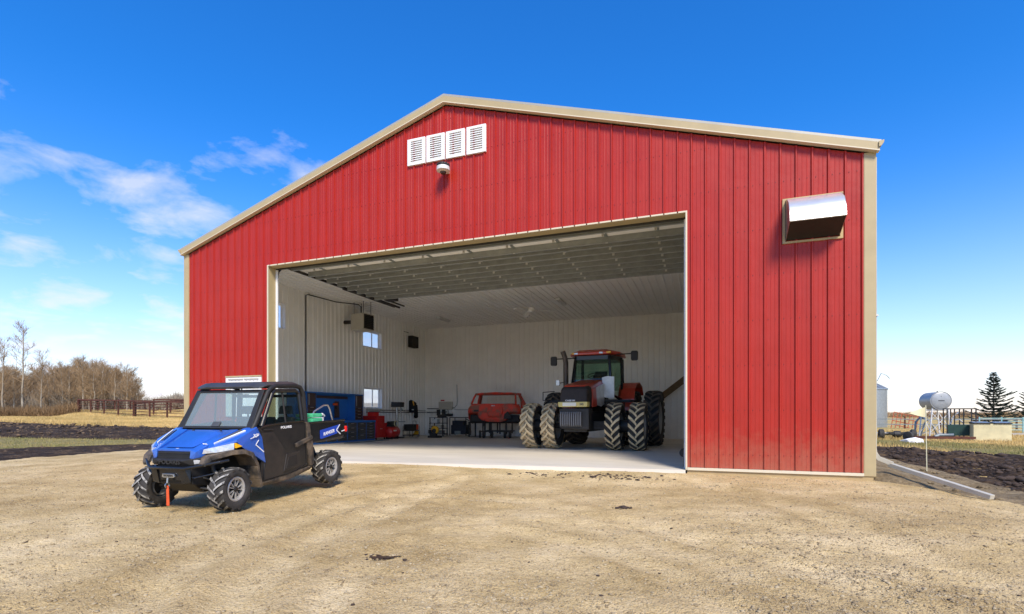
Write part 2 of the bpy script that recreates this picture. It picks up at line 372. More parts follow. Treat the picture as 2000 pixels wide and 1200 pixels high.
gy = struct(grid_sheet('gravel_yard', -8, 26, -15, 8, .06, 'gravel', gpad, lambda x, y: (pdist(padpoly, x, y) > -1.6) & ~((x > .3) & (x < 18) & (y > .5))))

co_ = np.empty(len(gy.data.vertices)*3, np.float32); gy.data.vertices.foreach_get('co', co_); gx_, gy_ = co_[0::3], co_[1::3]
fine = .5+1.1*fbm(gx_*.35+3, gy_*.35, 3)
for T, w, am in TRACKS:
    d = pline(T, gx_, gy_)+.30*fbm(gx_*1.6, gy_*1.6, 4)
    br = np.clip(.55+2.2*fbm(gx_*.7+w*50, gy_*.7, 3), 0, 1); fine = fine+.38*br*np.exp(-(d/w)**2)-.38*br*np.exp(-((d-w*1.9)/(w*.6))**2)
at = gy.data.attributes.new('fines', 'FLOAT', 'POINT'); at.data.foreach_set('value', np.clip(fine, 0, 1).astype(np.float32))
def gravel_fines(m):   # packed fines are paler than the loose stony ridges
    nt = m.node_tree; L = nt.links.new; b = nt.nodes['Principled BSDF']; old = b.inputs['Base Color'].links[0].from_socket
    a = nt.nodes.new('ShaderNodeAttribute'); a.attribute_name = 'fines'
    r = nt.nodes.new('ShaderNodeValToRGB'); r.color_ramp.elements[0].color = (.84, .80, .74, 1); r.color_ramp.elements[1].color = (1.08, 1.07, 1.05, 1); r.color_ramp.elements[0].position = .15; r.color_ramp.elements[1].position = .85
    L(a.outputs['Fac'], r.inputs[0]); mx = nt.nodes.new('ShaderNodeMix'); mx.data_type = 'RGBA'; mx.blend_type = 'MULTIPLY'; mx.inputs[0].default_value = 1; L(old, mx.inputs[6]); L(r.outputs[0], mx.inputs[7]); L(mx.outputs[2], b.inputs['Base Color'])
gravel_fines(M['gravel'])
def patch(name, poly, st, m, hgt, rough, fs, edge=.8, base=fieldh, jit=1.0):
    xs = [p[0] for p in poly]; ys = [p[1] for p in poly]
    def D(x, y): return pdist(poly, x, y) + jit*(1.6*fbm(x*.25, y*.25, 3)+.8*fbm(x*1.1, y*1.1, 3))
    def h(x, y):
        d = D(x, y); return base(x, y)+.02 + hgt*sstep(-edge, edge, d) + rough*fbm(x*fs, y*fs, 5)*sstep(-edge, edge, d) - .5*sstep(0, -edge*1.3, d)
    return struct(grid_sheet(name, min(xs)-2, max(xs)+2, min(ys)-2, max(ys)+2, st, m, h, lambda x, y: D(x, y) > -edge*1.6))
B2 = [(-13, -8), (-11.7, .9), (-9.8, 5.7), (-6.5, 10)]
B3 = [(-26, -3), (-19.8, 4.6), (-12.5, 7.7), (-6, 11)]
B4 = [(-62, -8), (-36, 12.0), (-21, 15.5), (-6, 19)]
patch('soil_strip', [(-5.0, -8), (-5.0, 6.5), (0, 8), (0, 10)] + B2[::-1], .16, 'soil', .16, .16, 1.3, .6, jit=.5)
patch('green_verge', B2 + B3[::-1], .25, 'greenf', .06, .10, 1.0, .6, jit=.5)
patch('soil_field', B3 + [(-1, 12), (-1, 20)] + B4[::-1], .3, 'soil', .12, .30, .55, 1.0)
patch('soil_bed', [(20.9, -3), (20.6, 2.4), (20.9, 5.2), (21.4, 12), (21.2, 18), (23.4, 19.2), (26.5, 12.9), (33, 3), (38, -6)], .1, 'soil', .10, .42, .9, .5, jit=.35)
def claybase(x, y): return -.34 + .26*sstep(20.6, 18.5, x)*sstep(-2.2, .6, y) + .05*sstep(19.2, 18.3, x)
patch('clay_bank', [(18.3, .2), (18.3, 14), (21.0, 14), (21.1, 5), (20.9, 2), (21.4, -.9), (22.2, -2.6), (19.9, -1.6), (19.3, -.5)], .06, 'clay', .05, .20, 1.6, .4, base=claybase, jit=.22)
patch('green_turf', [(21.4, 19.5), (23.6, 19.6), (26.8, 13.2), (33.3, 3.3), (38, -5.5), (44, -4), (38, 5), (32, 17), (27, 25), (22, 26)], .25, 'greenf', .06, .10, 1.0, .6)
patch('gravel_road', [(20, 37), (60, 42), (100, 47), (100, 51), (60, 46.5), (20, 41)], .5, 'road', .06, .02, .5, .6, jit=.3)

# pebbles and clods
def stones(name, X, Y, S, m, zf, label, cat, flat=.6):
    n = len(X); ico = [(0,0,1),(.89,0,.45),(.28,.85,.45),(-.72,.53,.45),(-.72,-.53,.45),(.28,-.85,.45),(.72,.53,-.45),(-.28,.85,-.45),(-.89,0,-.45),(-.28,-.85,-.45),(.72,-.53,-.45),(0,0,-1)]
    fa = [(0,1,2),(0,2,3),(0,3,4),(0,4,5),(0,5,1),(1,6,2),(2,7,3),(3,8,4),(4,9,5),(5,10,1),(6,7,2),(7,8,3),(8,9,4),(9,10,5),(10,6,1),(11,7,6),(11,8,7),(11,9,8),(11,10,9),(11,6,10)]
    P = np.array(ico)[None]*rng.uniform(.7, 1.25, (n, 12, 1))*S[:, None, None]
    P[:, :, 0] *= rng.uniform(.7, 1.5, (n, 1)); P[:, :, 2] *= flat
    a = rng.uniform(0, 6.28, n); c, s = np.cos(a)[:, None], np.sin(a)[:, None]
    x = P[:, :, 0]*c-P[:, :, 1]*s+X[:, None]; y = P[:, :, 0]*s+P[:, :, 1]*c+Y[:, None]; z = P[:, :, 2]+zf(X, Y)[:, None]+S[:, None]*.2
    V = np.stack([x, y, z], -1).reshape(-1, 3); F_ = (np.array(fa)[None]+12*np.arange(n)[:, None, None]).reshape(-1, 3)
    return tag(npmesh(name, V, F_, m), label, cat, kind='stuff')
def scatter_view(n, d0, d1, a0=-1.02, a1=1.02, pw=1.):
    d = d0*(d1/d0)**(rng.random(n)**pw); a = rng.uniform(a0, a1, n)*d
    c, s = math.cos(R(YAW)), math.sin(R(YAW))
    return CAM[0]+a*c-d*s, CAM[1]+a*s+d*c
X, Y = scatter_view(120000, 3.0, 16); clump = fbm(X*.8, Y*1.4, 4); k = (pdist(padpoly, X, Y) > .1) & (Y < -.15) & (clump > rng.uniform(-.26, .22, len(X)))
X, Y = X[k], Y[k]; S = .0052*np.exp(rng.normal(0, .5, len(X)))
stones('pebbles', X, Y, np.clip(S, .002, .02), 'stone', pad_full, 'loose tan pebbles strewn over the gravel yard in front of the barn', 'pebbles')
X, Y = scatter_view(900, 3.2, 14); k = (pdist(padpoly, X, Y) > .2) & (Y < -.3)
stones('pebbles', X[k], Y[k], rng.uniform(.010, .022, k.sum()), 'stone', pad_full, 'larger rounded stones scattered singly over the gravel yard', 'pebbles', .5)
# dark mud clods in front of the opening
def clods(cx, cy, sx, sy, n, s, name, label):
    X = rng.normal(cx, sx, n); Y = np.minimum(rng.normal(cy, sy, n), -.25); S = s*np.exp(rng.normal(0, .5, n))
    return stones(name, X, Y, S, 'clod', pad_full, label, 'mud', .35)
clods(13.6, -1.0, .45, .22, 110, .022, 'mud_clods', 'dark mud clods dropped in front of the barn opening at the right')
clods(11.9, -1.05, .35, .2, 40, .018, 'mud_clods', 'sparse dark mud crumbs in front of the middle of the opening')
clods(14.15, -4.0, .07, .05, 26, .018, 'mud_clods', 'small dark mud lump lying out in the gravel right of centre')
X, Y = scatter_view(90, 3.5, 13); k = (Y < -.4) & (X > -5); stones('mud_crumbs', X[k], Y[k], rng.uniform(.006, .02, k.sum()), 'clod', pad_full, 'scattered dark crumbs of mud across the gravel yard', 'mud', .4)
# oil patch
def pool(cx, cy, r, name, label, m, kz=.006):
    mb = MB(); n = 40; vs = []
    for ring, rr in ((0, 0), (1, .5), (2, 1.)):
        for i in range(n if ring else 1):
            a = 2*math.pi*i/n; q = r*rr*(1+.45*math.sin(3*a+1)*math.cos(5*a)+.2*math.sin(11*a)) if ring else 0
            x, y = cx+1.5*q*math.cos(a), cy+q*math.sin(a); vs.append((x, y, float(pad_full(np.array([x]), np.array([y]))[0])+kz))
    fs = [(0, 1+i, 1+(i+1) % n) for i in range(n)] + [(1+i, 1+n+i, 1+n+(i+1) % n, 1+(i+1) % n) for i in range(n)]
    return tag(mb.add(vs, fs).build(name, m, smooth=True, fix=False), label, 'stain', kind='stuff')
M['oil'] = mat('oily_mud', (.07, .040, .018), .5, 0, .5, 12, bump=.4, bscale=30)
pool(12.29, -7.3, .085, 'oil_stain', 'dark brown oily stain on the gravel near the front', 'oil', .012)
clods(12.29, -7.3, .10, .05, 60, .009, 'mud_clods', 'dark crumbs around the oily stain on the gravel')
# clods on the soils
X = rng.uniform(20.8, 30, 3000); Y = rng.uniform(-3, 18, 3000); 
soilp = [(20.9, -3), (20.6, 2.4), (20.9, 5.2), (21.4, 12), (23.4, 18), (26.5, 12.5), (33, 2.6), (38, -6)]
k = pdist(soilp, X, Y) > .3; stones('soil_clods', X[k], Y[k], .035*np.exp(rng.normal(0, .6, k.sum())), 'clod', lambda x, y: fieldh(x, y)+.13, 'dark lumps of turned soil beside the barn on the right', 'soil')

X = rng.uniform(-60, -4, 9000); Y = rng.uniform(-6, 20, 9000); dd_ = np.hypot(X-CAM[0], Y-CAM[1])
k = (pdist(B3 + [(-1, 12), (-1, 20)] + B4[::-1], X, Y) > .3) | (pdist([(-5.6, -8), (-5.6, 6.5)] + B2[::-1], X, Y) > .3)
stones('soil_clods', X[k], Y[k], .030*np.exp(rng.normal(0, .55, k.sum()))*(dd_[k]/28), 'clodb', lambda x, y: fieldh(x, y)+.14, 'lumps of turned brown soil in the dark strips at the left', 'soil')
X = rng.uniform(18.4, 21.2, 1500); Y = rng.uniform(-2, 9, 1500); k = (pdist([(18.4, .4), (18.4, 9), (20.9, 9), (20.8, 2), (21.2, -.8), (19.9, -1.3), (19.2, -.2)], X, Y) > .05)
stones('clay_lumps', X[k], Y[k], .016*np.exp(rng.normal(0, .6, k.sum())), 'clay', lambda x, y: claybase(x, y)+.05, 'lumps of brown clay on the bank around the downspout', 'clay')
# grass blades
def blades(name, X, Y, H, m, zf, label):
    n = len(X); a = rng.uniform(0, 6.28, n); w = .012+.02*rng.random(n)*H*2; lx, ly = rng.normal(0, .3, n)*H, rng.normal(0, .3, n)*H; Z = zf(X, Y)-.03
    V = np.stack([np.stack([X-w*np.cos(a), Y-w*np.sin(a), Z], -1), np.stack([X+w*np.cos(a), Y+w*np.sin(a), Z], -1), np.stack([X+lx, Y+ly, Z+H], -1)], 1).reshape(-1, 3)
    return tag(npmesh(name, V, np.arange(3*n).reshape(-1, 3), m), label, 'grass', kind='stuff')
X, Y = scatter_view(90000, 38, 95, -1.08, -.62); k = pdist(B4+[(-6, 80), (-120, 80), (-120, -8)], X, Y) > .2; X, Y = X[k], Y[k]; H = .18+.5*np.clip(fbm(X*.15, Y*.15, 3)+.25, 0, 1)*rng.random(len(X))
blades('dry_grass', X, Y, H, 'grass', fieldh, 'golden dry grass beyond the dark soil at the left')
X, Y = scatter_view(30000, 18, 32, -1.08, -.55); k = pdist(B2+B3[::-1], X, Y) > .1; blades('green_grass', X[k], Y[k], rng.uniform(.05, .16, k.sum()), 'ggrass', lambda x, y: fieldh(x, y)+.06, 'low green grass on the verge between soil strips at the left')
X, Y = scatter_view(60000, 17, 55, .68, 1.08); k = (pdist(soilp, X, Y) < -.2) & (pdist([(20, 37), (60, 42), (100, 47), (100, 51), (60, 46.5), (20, 41)], X, Y) < 0); X, Y = X[k], Y[k]
H = rng.uniform(.05, .22, len(X))*(.6+1.6*np.clip(fbm(X*.3, Y*.3, 3)+.2, 0, 1)); g = pdist([(21.4, 19.5), (23.6, 19.6), (26.8, 13.2), (33.3, 3.3), (44, -4), (38, 5), (32, 17), (27, 25), (22, 26)], X, Y) > 0
blades('green_grass', X[g], Y[g], H[g], 'ggrass', lambda x, y: fieldh(x, y)+.05, 'green grass edging the dark soil at the right')
blades('dry_grass', X[~g], Y[~g], H[~g]*1.3, 'grass', fieldh, 'dry golden grass around the tank and box at the right')

# ------------------------------------------------------------------ barn
W, D, EZ = 18.29, 15.0, 6.30
SL = 2.83/9.145
def gable(x): return 6.13 + SL*(x if x < W/2 else W-x)
def corr(us, holes, topf, z0, pitch, h, place, mb=None, minor=True, phase=0., hh=.45):
    """ribbed sheet; holes (u0,u1,z0,z1); place(u,off,z)->xyz"""
    mb = mb or MB(); u0, u1 = us; pts = []
    k = math.floor((u0-phase)/pitch)-1
    while phase+k*pitch < u1+pitch:
        b = phase+k*pitch
        pts += [(b, 0), (b+.014, h), (b+.040, h), (b+.054, 0)]
        if minor:
            for q in (.45, .72): pts += [(b+pitch*q, 0), (b+pitch*q+.007, h*hh*.5), (b+pitch*q+.018, h*hh*.5), (b+pitch*q+.025, 0)]
        k += 1
    def off(u):
        for (a, oa), (b, ob) in zip(pts, pts[1:]):
            if a <= u <= b: return oa+(ob-oa)*(u-a)/max(1e-9, b-a)
        return 0
    cuts = sorted({round(x, 4) for x in [p[0] for p in pts if u0 < p[0] < u1]+[u0, u1]+[c for H in holes for c in H[:2] if u0 < c < u1]+([W/2] if u0 < W/2 < u1 and topf is gable else [])})
    offs = {u: off(u) for u in cuts}
    for a, b in zip(cuts, cuts[1:]):
        if b-a < 1e-4: continue
        ta, tb = topf(a), topf(b); mid = (a+b)/2; spans = [(z0, None)]
        for H in holes:
            if H[0] < mid < H[1]:
                new = []
                for s0, s1 in spans:
                    if H[2] > s0: new.append((s0, H[2]))
                    new.append((max(s0, H[3]), s1))
                spans = new
        for s0, s1 in spans:
            za, zb = (ta, tb) if s1 is None else (s1, s1)
            mb.add([place(a, offs[a], s0), place(b, offs[b], s0), place(b, offs[b], zb), place(a, offs[a], za)], [(0, 1, 2, 3)])
    return mb
barn = thing('barn', 'large red metal farm workshop with tan trim and wide open overhead door', 'barn')
OX0, OX1, OZ = 3.38, 14.877, 5.49
WX0, WX1, WZ0, WZ1 = 1.79, 3.09, 1.12, 2.29
corr((.16, W-.16), [(OX0, OX1, -1, OZ), (WX0, WX1, WZ0, WZ1)], gable, .06, .2815, .034, lambda u, o, z: (u, -o, z), phase=.05, hh=.22).build('gable_wall', 'red', barn, fix=False)
# screw rows
sb = MB()
for row in range(0, 10):
    z = .35+row*.92
    for i in range(64):
        x = .05+.2815*i+.09
        if x > W-.2: break
        if OX0-.02 < x < OX1+.02 and z < OZ: continue
        if z > gable(x)-.25: continue
        for q in (0, .13): sb.box(x+q-.007, x+q+.007, -.009, 0, z-.007, z+.007)
sb.build('screws', mat('red_screws', (.16, .012, .010), .5), barn)['kind'] = 'stuff'
# outer side and rear walls
lw_holes = [(2.35, 3.89, 4.46, 5.40), (8.71, 10.2, 4.43, 5.21), (8.79, 10.24, 1.49, 2.46)]
EX = lambda u: 6.2
for nm, xx, sgn, hs in (('side_wall', 0, 1, lw_holes), ('side_wall', W, -1, [])):
    corr((.12, D-.1), hs, EX, .0, .28, .02, (lambda u, o, z, xx=xx, s=sgn: (xx-s*o, u, z))).build(nm, 'white' if sgn < 0 else 'red', barn, fix=False)
corr((.1, W-.1), [], gable, .0, .28, .02, lambda u, o, z: (u, D+o, z)).build('rear_wall', 'red', barn, fix=False)
# roof : two slopes with thickness and ribs
for s in (0, 1):
    mb = MB(); X0 = -.08 if s == 0 else W+.08; 
    ze = 6.37-.08*SL; y0, y1 = -.13, D+.2; XR = W/2; zr = 6.37+SL*W/2
    mb.add([(X0, y0, ze), (XR, y0, zr), (XR, y1, zr), (X0, y1, ze), (X0, y0, ze-.05), (XR, y0, zr-.05), (XR, y1, zr-.05), (X0, y1, ze-.05)],
           [(0,1,2,3),(4,7,6,5),(0,4,5,1),(1,5,6,2),(2,6,7,3),(3,7,4,0)])
    n = 52
    for i in range(n):
        yy = y0+.05+i*(y1-y0-.1)/n
        mb.add([(X0, yy, ze), (X0, yy+.04, ze), (XR, yy+.04, zr), (XR, yy, zr), (X0, yy, ze+.022), (X0, yy+.04, ze+.022), (XR, yy+.04, zr+.022), (XR, yy, zr+.022)], [(4,5,6,7),(0,4,7,3),(1,2,6,5),(0,1,5,4)])
    mb.build('roof', 'roof', barn)
    # rake trim on the gable
    t = MB(); o = -.10
    xa, xb = (-.05, W/2) if s == 0 else (W+.05, W/2)
    def tz(x, d): return 6.37+SL*(min(x, W-x))-d
    t.add([(xa, o-.032, tz(xa, .052)), (xb, o-.032, tz(xb, .052)), (xb, o-.032, tz(xb, .20)), (xa, o-.032, tz(xa, .20)), (xa, .0, tz(xa, .052)), (xb, .0, tz(xb, .052)), (xb, .0, tz(xb, .20)), (xa, .0, tz(xa, .20))],
          [(0,1,2,3),(7,6,5,4),(0,4,5,1),(3,2,6,7),(0,3,7,4)])
    t.build('rake_trim', 'tan', barn)
    e = MB(); e.add([(xa, o-.040, tz(xa, .192)), (xb, o-.040, tz(xb, .192)), (xb, o-.040, tz(xb, .212)), (xa, o-.040, tz(xa, .212)), (xa, -.02, tz(xa, .2002)), (xb, -.02, tz(xb, .2002)), (xb, -.02, tz(xb, .212)), (xa, -.02, tz(xa, .212))], [(0,1,2,3),(7,6,5,4),(0,4,5,1),(3,2,6,7),(0,3,7,4)])
    e.build('rake_edge', 'cream', barn)
    # gutter along each eave
    g = MB(); sx = -1 if s == 0 else 1; bx = 0 if s == 0 else W
    pr = [(bx+sx*.03, 6.31), (bx+sx*.115, 6.33), (bx+sx*.11, 6.28), (bx+sx*.07, 6.22), (bx+sx*.03, 6.21)]
    g.prism(pr, 'y', -.16, D+.1); g.build('gutter', 'tan', barn, bevel=.004)
mb = MB(); mb.box(18.115, 18.31, -.035, 0.02, .0, 6.18); mb.box(18.292, 18.31, .02, .17, .0, 6.18); mb.box(18.095, 18.115, -.03, 0, .0, 6.16); mb.build('corner_trim', 'tan', barn, bevel=.004)
mb = MB(); mb.box(-.02, .175, -.035, 0.02, .0, 6.18); mb.box(-.02, -.002, .02, .17, .0, 6.18); mb.box(.175, .19, -.03, 0, .0, 6.16); mb.build('corner_trim', 'tan', barn, bevel=.004)
mb = MB(); mb.box(OX1+.036, 18.112, -.05, .0, .0, .055); mb.build('base_trim', 'cream', barn, bevel=.003)
mb = MB(); mb.box(.18, OX0-.036, -.05, .0, .0, .055); mb.build('base_trim', 'cream', barn, bevel=.003)
MB().box(.0, OX0-.036, -.014, .2, -.5, -.002).build('foundation_board', 'tan2', barn)
MB().box(OX1+.036, 18.27, -.014, .2, -.5, -.002).build('foundation_board', 'tan2', barn)
MB().box(18.1, 18.27, .2, D, -.5, -.002).build('foundation_board', 'tan2', barn)
# door opening casing
mb = MB(); mb.box(OX0-.035, OX0, -.034, .0, .0, OZ+.035); mb.box(OX1, OX1+.035, -.034, .0, .0, OZ+.035); mb.box(OX0, OX1, -.034, .0, OZ, OZ+.035); mb.build('door_casing', 'cream', barn, bevel=.003)
mb = MB(); mb.box(OX0-.03, OX0, .0, .26, .0, OZ+.03); mb.box(OX1, OX1+.03, .0, .26, .0, OZ+.03); mb.box(OX0, OX1, .0, .26, OZ, OZ+.03)
mb.build('door_jamb', 'tan', barn)
MB().box(OX0-.03, OX0+.055, .262, .31, .0, OZ).build('door_seal', 'white', barn, bevel=.006); MB().box(OX1-.04, OX1+.03, .262, .31, .0, OZ).build('door_seal', 'white', barn, bevel=.006)
mb = MB(); mb.box(OX0, OX1, .262, .29, OZ-.045, OZ); mb.build('door_seal', 'dkmet', barn, bevel=.004)
# interior liner
IX0, IX1, IY0, IY1, CZ = .2, 18.09, .32, 14.6, 6.13
ct = lambda u: CZ
corr((IY0, IY1), lw_holes, ct, .0, .27, .032, lambda u, o, z: (IX0+o, u, z), minor=False).build('liner_wall', 'liner', barn, fix=False)
corr((IY0, IY1), [], ct, .0, .27, .022, lambda u, o, z: (IX1-o, u, z), minor=False).build('liner_wall', 'liner', barn, fix=False)
corr((IX0, IX1), [], ct, .0, .27, .024, lambda u, o, z: (u, IY1-o, z), minor=False).build('liner_wall', 'liner', barn, fix=False)
corr((IX0, IX1), [(OX0-.001, OX1+.001, -1, OZ+.03), (WX0, WX1, WZ0, WZ1)], ct, .0, .27, .018, lambda u, o, z: (u, IY0+o, z), minor=False).build('liner_wall', 'liner', barn, fix=False)
corr((IX0, IX1), [], lambda u: IY1, IY0, .27, .032, lambda u, o, z: (u, z, CZ-o), minor=False, phase=.1).build('ceiling', 'ceil', barn, fix=False)
# thin closing strip above the ceiling edge and base strip
mb = MB(); mb.box(IX0+.03, IX1-.03, IY1-.05, IY1-.02, .0, .06); mb.box(IX0+.024, IX0+.05, IY0+.05, IY1-.05, .0, .06); mb.build('base_strip', 'white', barn)
def window(u0, u1, z0, z1, wall, split=.62):
    f = MB(); t = .05
    if wall == 'left':
        f.box(0.005, IX0+.03, u0-.03, u0, z0-.03, z1+.03); f.box(0.005, IX0+.03, u1, u1+.03, z0-.03, z1+.03); f.box(.005, IX0+.03, u0, u1, z0-.03, z0); f.box(.005, IX0+.03, u0, u1, z1, z1+.03)
        f.box(.03, .07, u0, u0+t, z0, z1); f.box(.03, .07, u1-t, u1, z0, z1); f.box(.03, .07, u0+t, u1-t, z0, z0+t); f.box(.03, .07, u0+t, u1-t, z1-t, z1)
        m_ = u0+(u1-u0)*split; f.box(.032, .068, m_-.025, m_+.025, z0+t, z1-t)
        o = f.build('window', 'white', barn, bevel=.003)
        MB().add([(.05, u0+t, z0+t), (.05, u1-t, z0+t), (.05, u1-t, z1-t), (.05, u0+t, z1-t)], [(0, 1, 2, 3)]).build('pane', 'fpane', o, fix=False)
    else:
        f.box(u0-.04, u0+t, -.045, .03, z0, z1); f.box(u1-t, u1+.04, -.045, .03, z0, z1); f.box(u0+t, u1-t, -.045, .03, z0, z0+t); f.box(u0+t, u1-t, -.045, .03, z1-t, z1)
        f.box((u0+u1)/2-.025, (u0+u1)/2+.025, -.03, .02, z0+t, z1-t)
        o = f.build('window', 'white', barn, bevel=.004)
        MB().box(u0-.045, u1+.045, -.06, .02, z1+.002, z1+.045).build('drip_cap', 'tan', o)
        MB().box(u0+t, u1-t, -.004, .004, z0+t, z1-t).build('pane', 'blindpane', o)
M['blindpane'] = mat('window_blind_behind_glass', (.74, .73, .70), .12, 0, .04, 3, spec=.8)
for h in lw_holes: window(*h, 'left')
window(WX0, WX1, WZ0, WZ1, 'front')
# gable louvre vents
for i, x in enumerate((8.066, 8.623, 9.18, 9.748)):
    mb = MB(); w = .515; z0, z1 = 7.60, 8.275
    mb.box(x, x+.09, -.06, -.0, z0, z1); mb.box(x+w-.09, x+w, -.06, 0, z0, z1); mb.box(x+.09, x+w-.09, -.06, 0, z1-.06, z1); mb.box(x+.09, x+w-.09, -.06, 0, z0, z0+.06)
    mb.box(x+.09, x+w-.09, -.012, -.0, z0+.06, z1-.06); v = mb.build('louvre_vent', 'white', barn, bevel=.004)
    sl = MB()
    for k in range(10):
        z = z0+.07+k*.055
        sl.add([(x+.09, -.055, z), (x+w-.09, -.055, z), (x+w-.09, -.02, z+.045), (x+.09, -.02, z+.045), (x+.09, -.049, z-.003), (x+w-.09, -.049, z-.003), (x+w-.09, -.014, z+.042), (x+.09, -.014, z+.042)], [(0,1,2,3),(7,6,5,4),(0,4,5,1),(3,2,6,7)])
    sl.build('slats', 'white', v)
# overhead sectional door parked under the ceiling
dz = 5.74
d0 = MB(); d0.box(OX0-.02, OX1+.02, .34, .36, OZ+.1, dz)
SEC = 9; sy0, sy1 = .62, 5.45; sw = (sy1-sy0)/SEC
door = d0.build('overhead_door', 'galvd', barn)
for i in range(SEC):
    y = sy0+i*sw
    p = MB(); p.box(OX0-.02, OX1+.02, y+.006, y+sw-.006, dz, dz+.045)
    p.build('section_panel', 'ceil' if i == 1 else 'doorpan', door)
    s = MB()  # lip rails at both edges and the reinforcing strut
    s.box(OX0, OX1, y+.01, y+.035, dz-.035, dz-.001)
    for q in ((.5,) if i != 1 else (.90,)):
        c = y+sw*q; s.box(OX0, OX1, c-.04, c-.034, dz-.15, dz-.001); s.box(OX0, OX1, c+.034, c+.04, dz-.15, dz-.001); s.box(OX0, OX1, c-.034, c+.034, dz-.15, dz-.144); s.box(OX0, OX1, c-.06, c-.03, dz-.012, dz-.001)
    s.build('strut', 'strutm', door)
hg = MB(); hg.box(-.03, .03, -.06, .06, -.068, -.056); hg.box(-.03, .03, -.085, -.075, -.17, -.055); h0 = None
NH = 9
for j in range(NH):
    x = OX0+.7+j*(OX1-OX0-1.4)/(NH-1)
    for i in range(1, SEC):
        if h0 is None: h0 = hg.build('hinge', 'whitep', door, loc=(x, sy0+i*sw, dz))
        else: part_copy(h0, (x, sy0+i*sw, dz))
    st = MB(); st.box(x-.04, x+.04, sy0+.02, sy1-.02, dz-.018, dz-.002); st.build('stile', 'doorst', door) if False else st.build('stile', 'galvd', door)
for x in (OX0-.06, OX1+.06):
    t = MB(); t.box(x-.03, x+.03, .34, .40, .05, 5.2); t.tube([(x, .37, 5.2), (x, .42, 5.45), (x, .58, 5.62), (x, .8, 5.66)], .035, 8); t.box(x-.03, x+.03, .8, 7.0, 5.63, 5.70)
    t.build('door_track', 'dkmet', barn)
mb = MB(); mb.tube([(OX0-.2, .52, 5.93), (OX1+.2, .52, 5.93)], .03, 10)
for x in np.linspace(OX0+.5, OX1-.5, 6): mb.lathe([(-.3, .055), (.3, .055)], 'x', (float(x), .52, 5.93), 12)
mb.build('torsion_shaft', 'dkmet', barn, smooth=True)

# concrete floor, running out as an apron at the left of the doorway
mb = MB(); mb.add([(.1, .3, 0), (.1, 14.7, 0), (18.2, 14.7, 0), (18.2, .3, 0), (OX1, .3, 0), (OX1, -.03, 0), (OX0, -1.0, -.012), (OX0-.0, .3, 0)] + [(.1, .3, -.4), (.1, 14.7, -.4), (18.2, 14.7, -.4), (18.2, .3, -.4), (OX1, .3, -.4), (OX1, -.03, -.4), (OX0, -1.0, -.4), (OX0, .3, -.4)],
   [(7, 6, 5, 4), (0, 7, 4, 3, 2, 1)] + [(i, (i+1) % 8, (i+1) % 8+8, i+8) for i in range(8)])
struct(mb.build('concrete_floor', 'conc', fix=False))

# wall lamp
lamp = thing('wall_lamp', 'round white yard light with ribbed dark top on the gable under the louvres', 'lamp', (9.2, 0, 7.33))
mb = MB(); mb.lathe([(-.0, .0), (-.0, .11), (-.03, .16), (-.12, .165), (-.15, .10), (-.15, .0)], 'z', (0, -.24, .0), 24); mb.box(-.05, .05, -.12, 0, -.09, -.01); mb.build('housing', 'whitep', lamp, smooth=True)
mb = MB(); mb.lathe([(.001, .15), (.05, .13), (.08, .0)], 'z', (0, -.24, 0), 24)
for k in range(12):
    a = 2*math.pi*k/12; mb.box(.15*math.cos(a)-.008, .15*math.cos(a)+.008, -.24+.15*math.sin(a)-.008, -.24+.15*math.sin(a)+.008, .0, .05)
mb.build('cap', 'dkmet', lamp, smooth=True)
mb = MB(); mb.lathe([(-.151, .08), (-.19, .06), (-.20, 0)], 'z', (0, -.24, 0), 16); mb.build('lens', 'drawb', lamp, smooth=True)
# exhaust hood
hood = thing('exhaust_hood', 'curved metal exhaust hood jutting from the red wall at upper right', 'vent hood', (16.78, 0, 4.62))
mb = MB(); pr = [(-.02, .84), (-.20, .80), (-.40, .66), (-.52, .46), (-.56, .25)]
n = len(pr); th = .012; vs = []
for x in (0., .93):
    for (y, z) in pr: vs.append((x, y, z))
    for (y, z) in pr: vs.append((x, y+.01, z-.012))
fs = [(i, i+1, 2*n+i+1, 2*n+i) for i in range(n-1)] + [(n+i, 3*n+i, 3*n+i+1, n+i+1) for i in range(n-1)] + [(n-1, 2*n-1, 4*n-1, 3*n-1)]
mb.add(vs, fs); mb.build('hood_top', 'hoodm', hood, smooth=True) if False else mb.build('hood_top', mat('bright_tin', (.74, .74, .74), .32, .65, .1, 3), hood, smooth=True)
for x in (-.004, .926):
    mb = MB(); mb.prism([(-.01, .03)] + [(-.56, .25), (-.52, .46), (-.40, .66), (-.20, .80), (-.02, .84)], 'x', x, x+.008); mb.build('hood_side', 'redtin', hood) if False else mb.build('hood_side', mat('dull_tin', (.40, .36, .34), .35, .75, .2, 4), hood)
mb = MB(); mb.add([(.005, -.545, .255), (.925, -.545, .255), (.925, -.03, .04), (.005, -.03, .04), (.005, -.545, .265), (.925, -.545, .265), (.925, -.03, .05), (.005, -.03, .05)], [(0,1,2,3),(7,6,5,4),(0,4,5,1),(1,5,6,2),(2,6,7,3),(3,7,4,0)]); mb.build('hood_shade_plate', 'black', hood)  # black plate imitates the shaded inside of the open hood
mb = MB(); mb.box(-.06, -.01, -.035, -.002, -.02, .88); mb.box(.94, .99, -.035, -.002, -.02, .88); mb.box(-.01, .94, -.035, -.002, .845, .88); mb.box(-.01, .94, -.035, -.002, -.02, .02); mb.build('mounting_frame', 'tan2', hood)

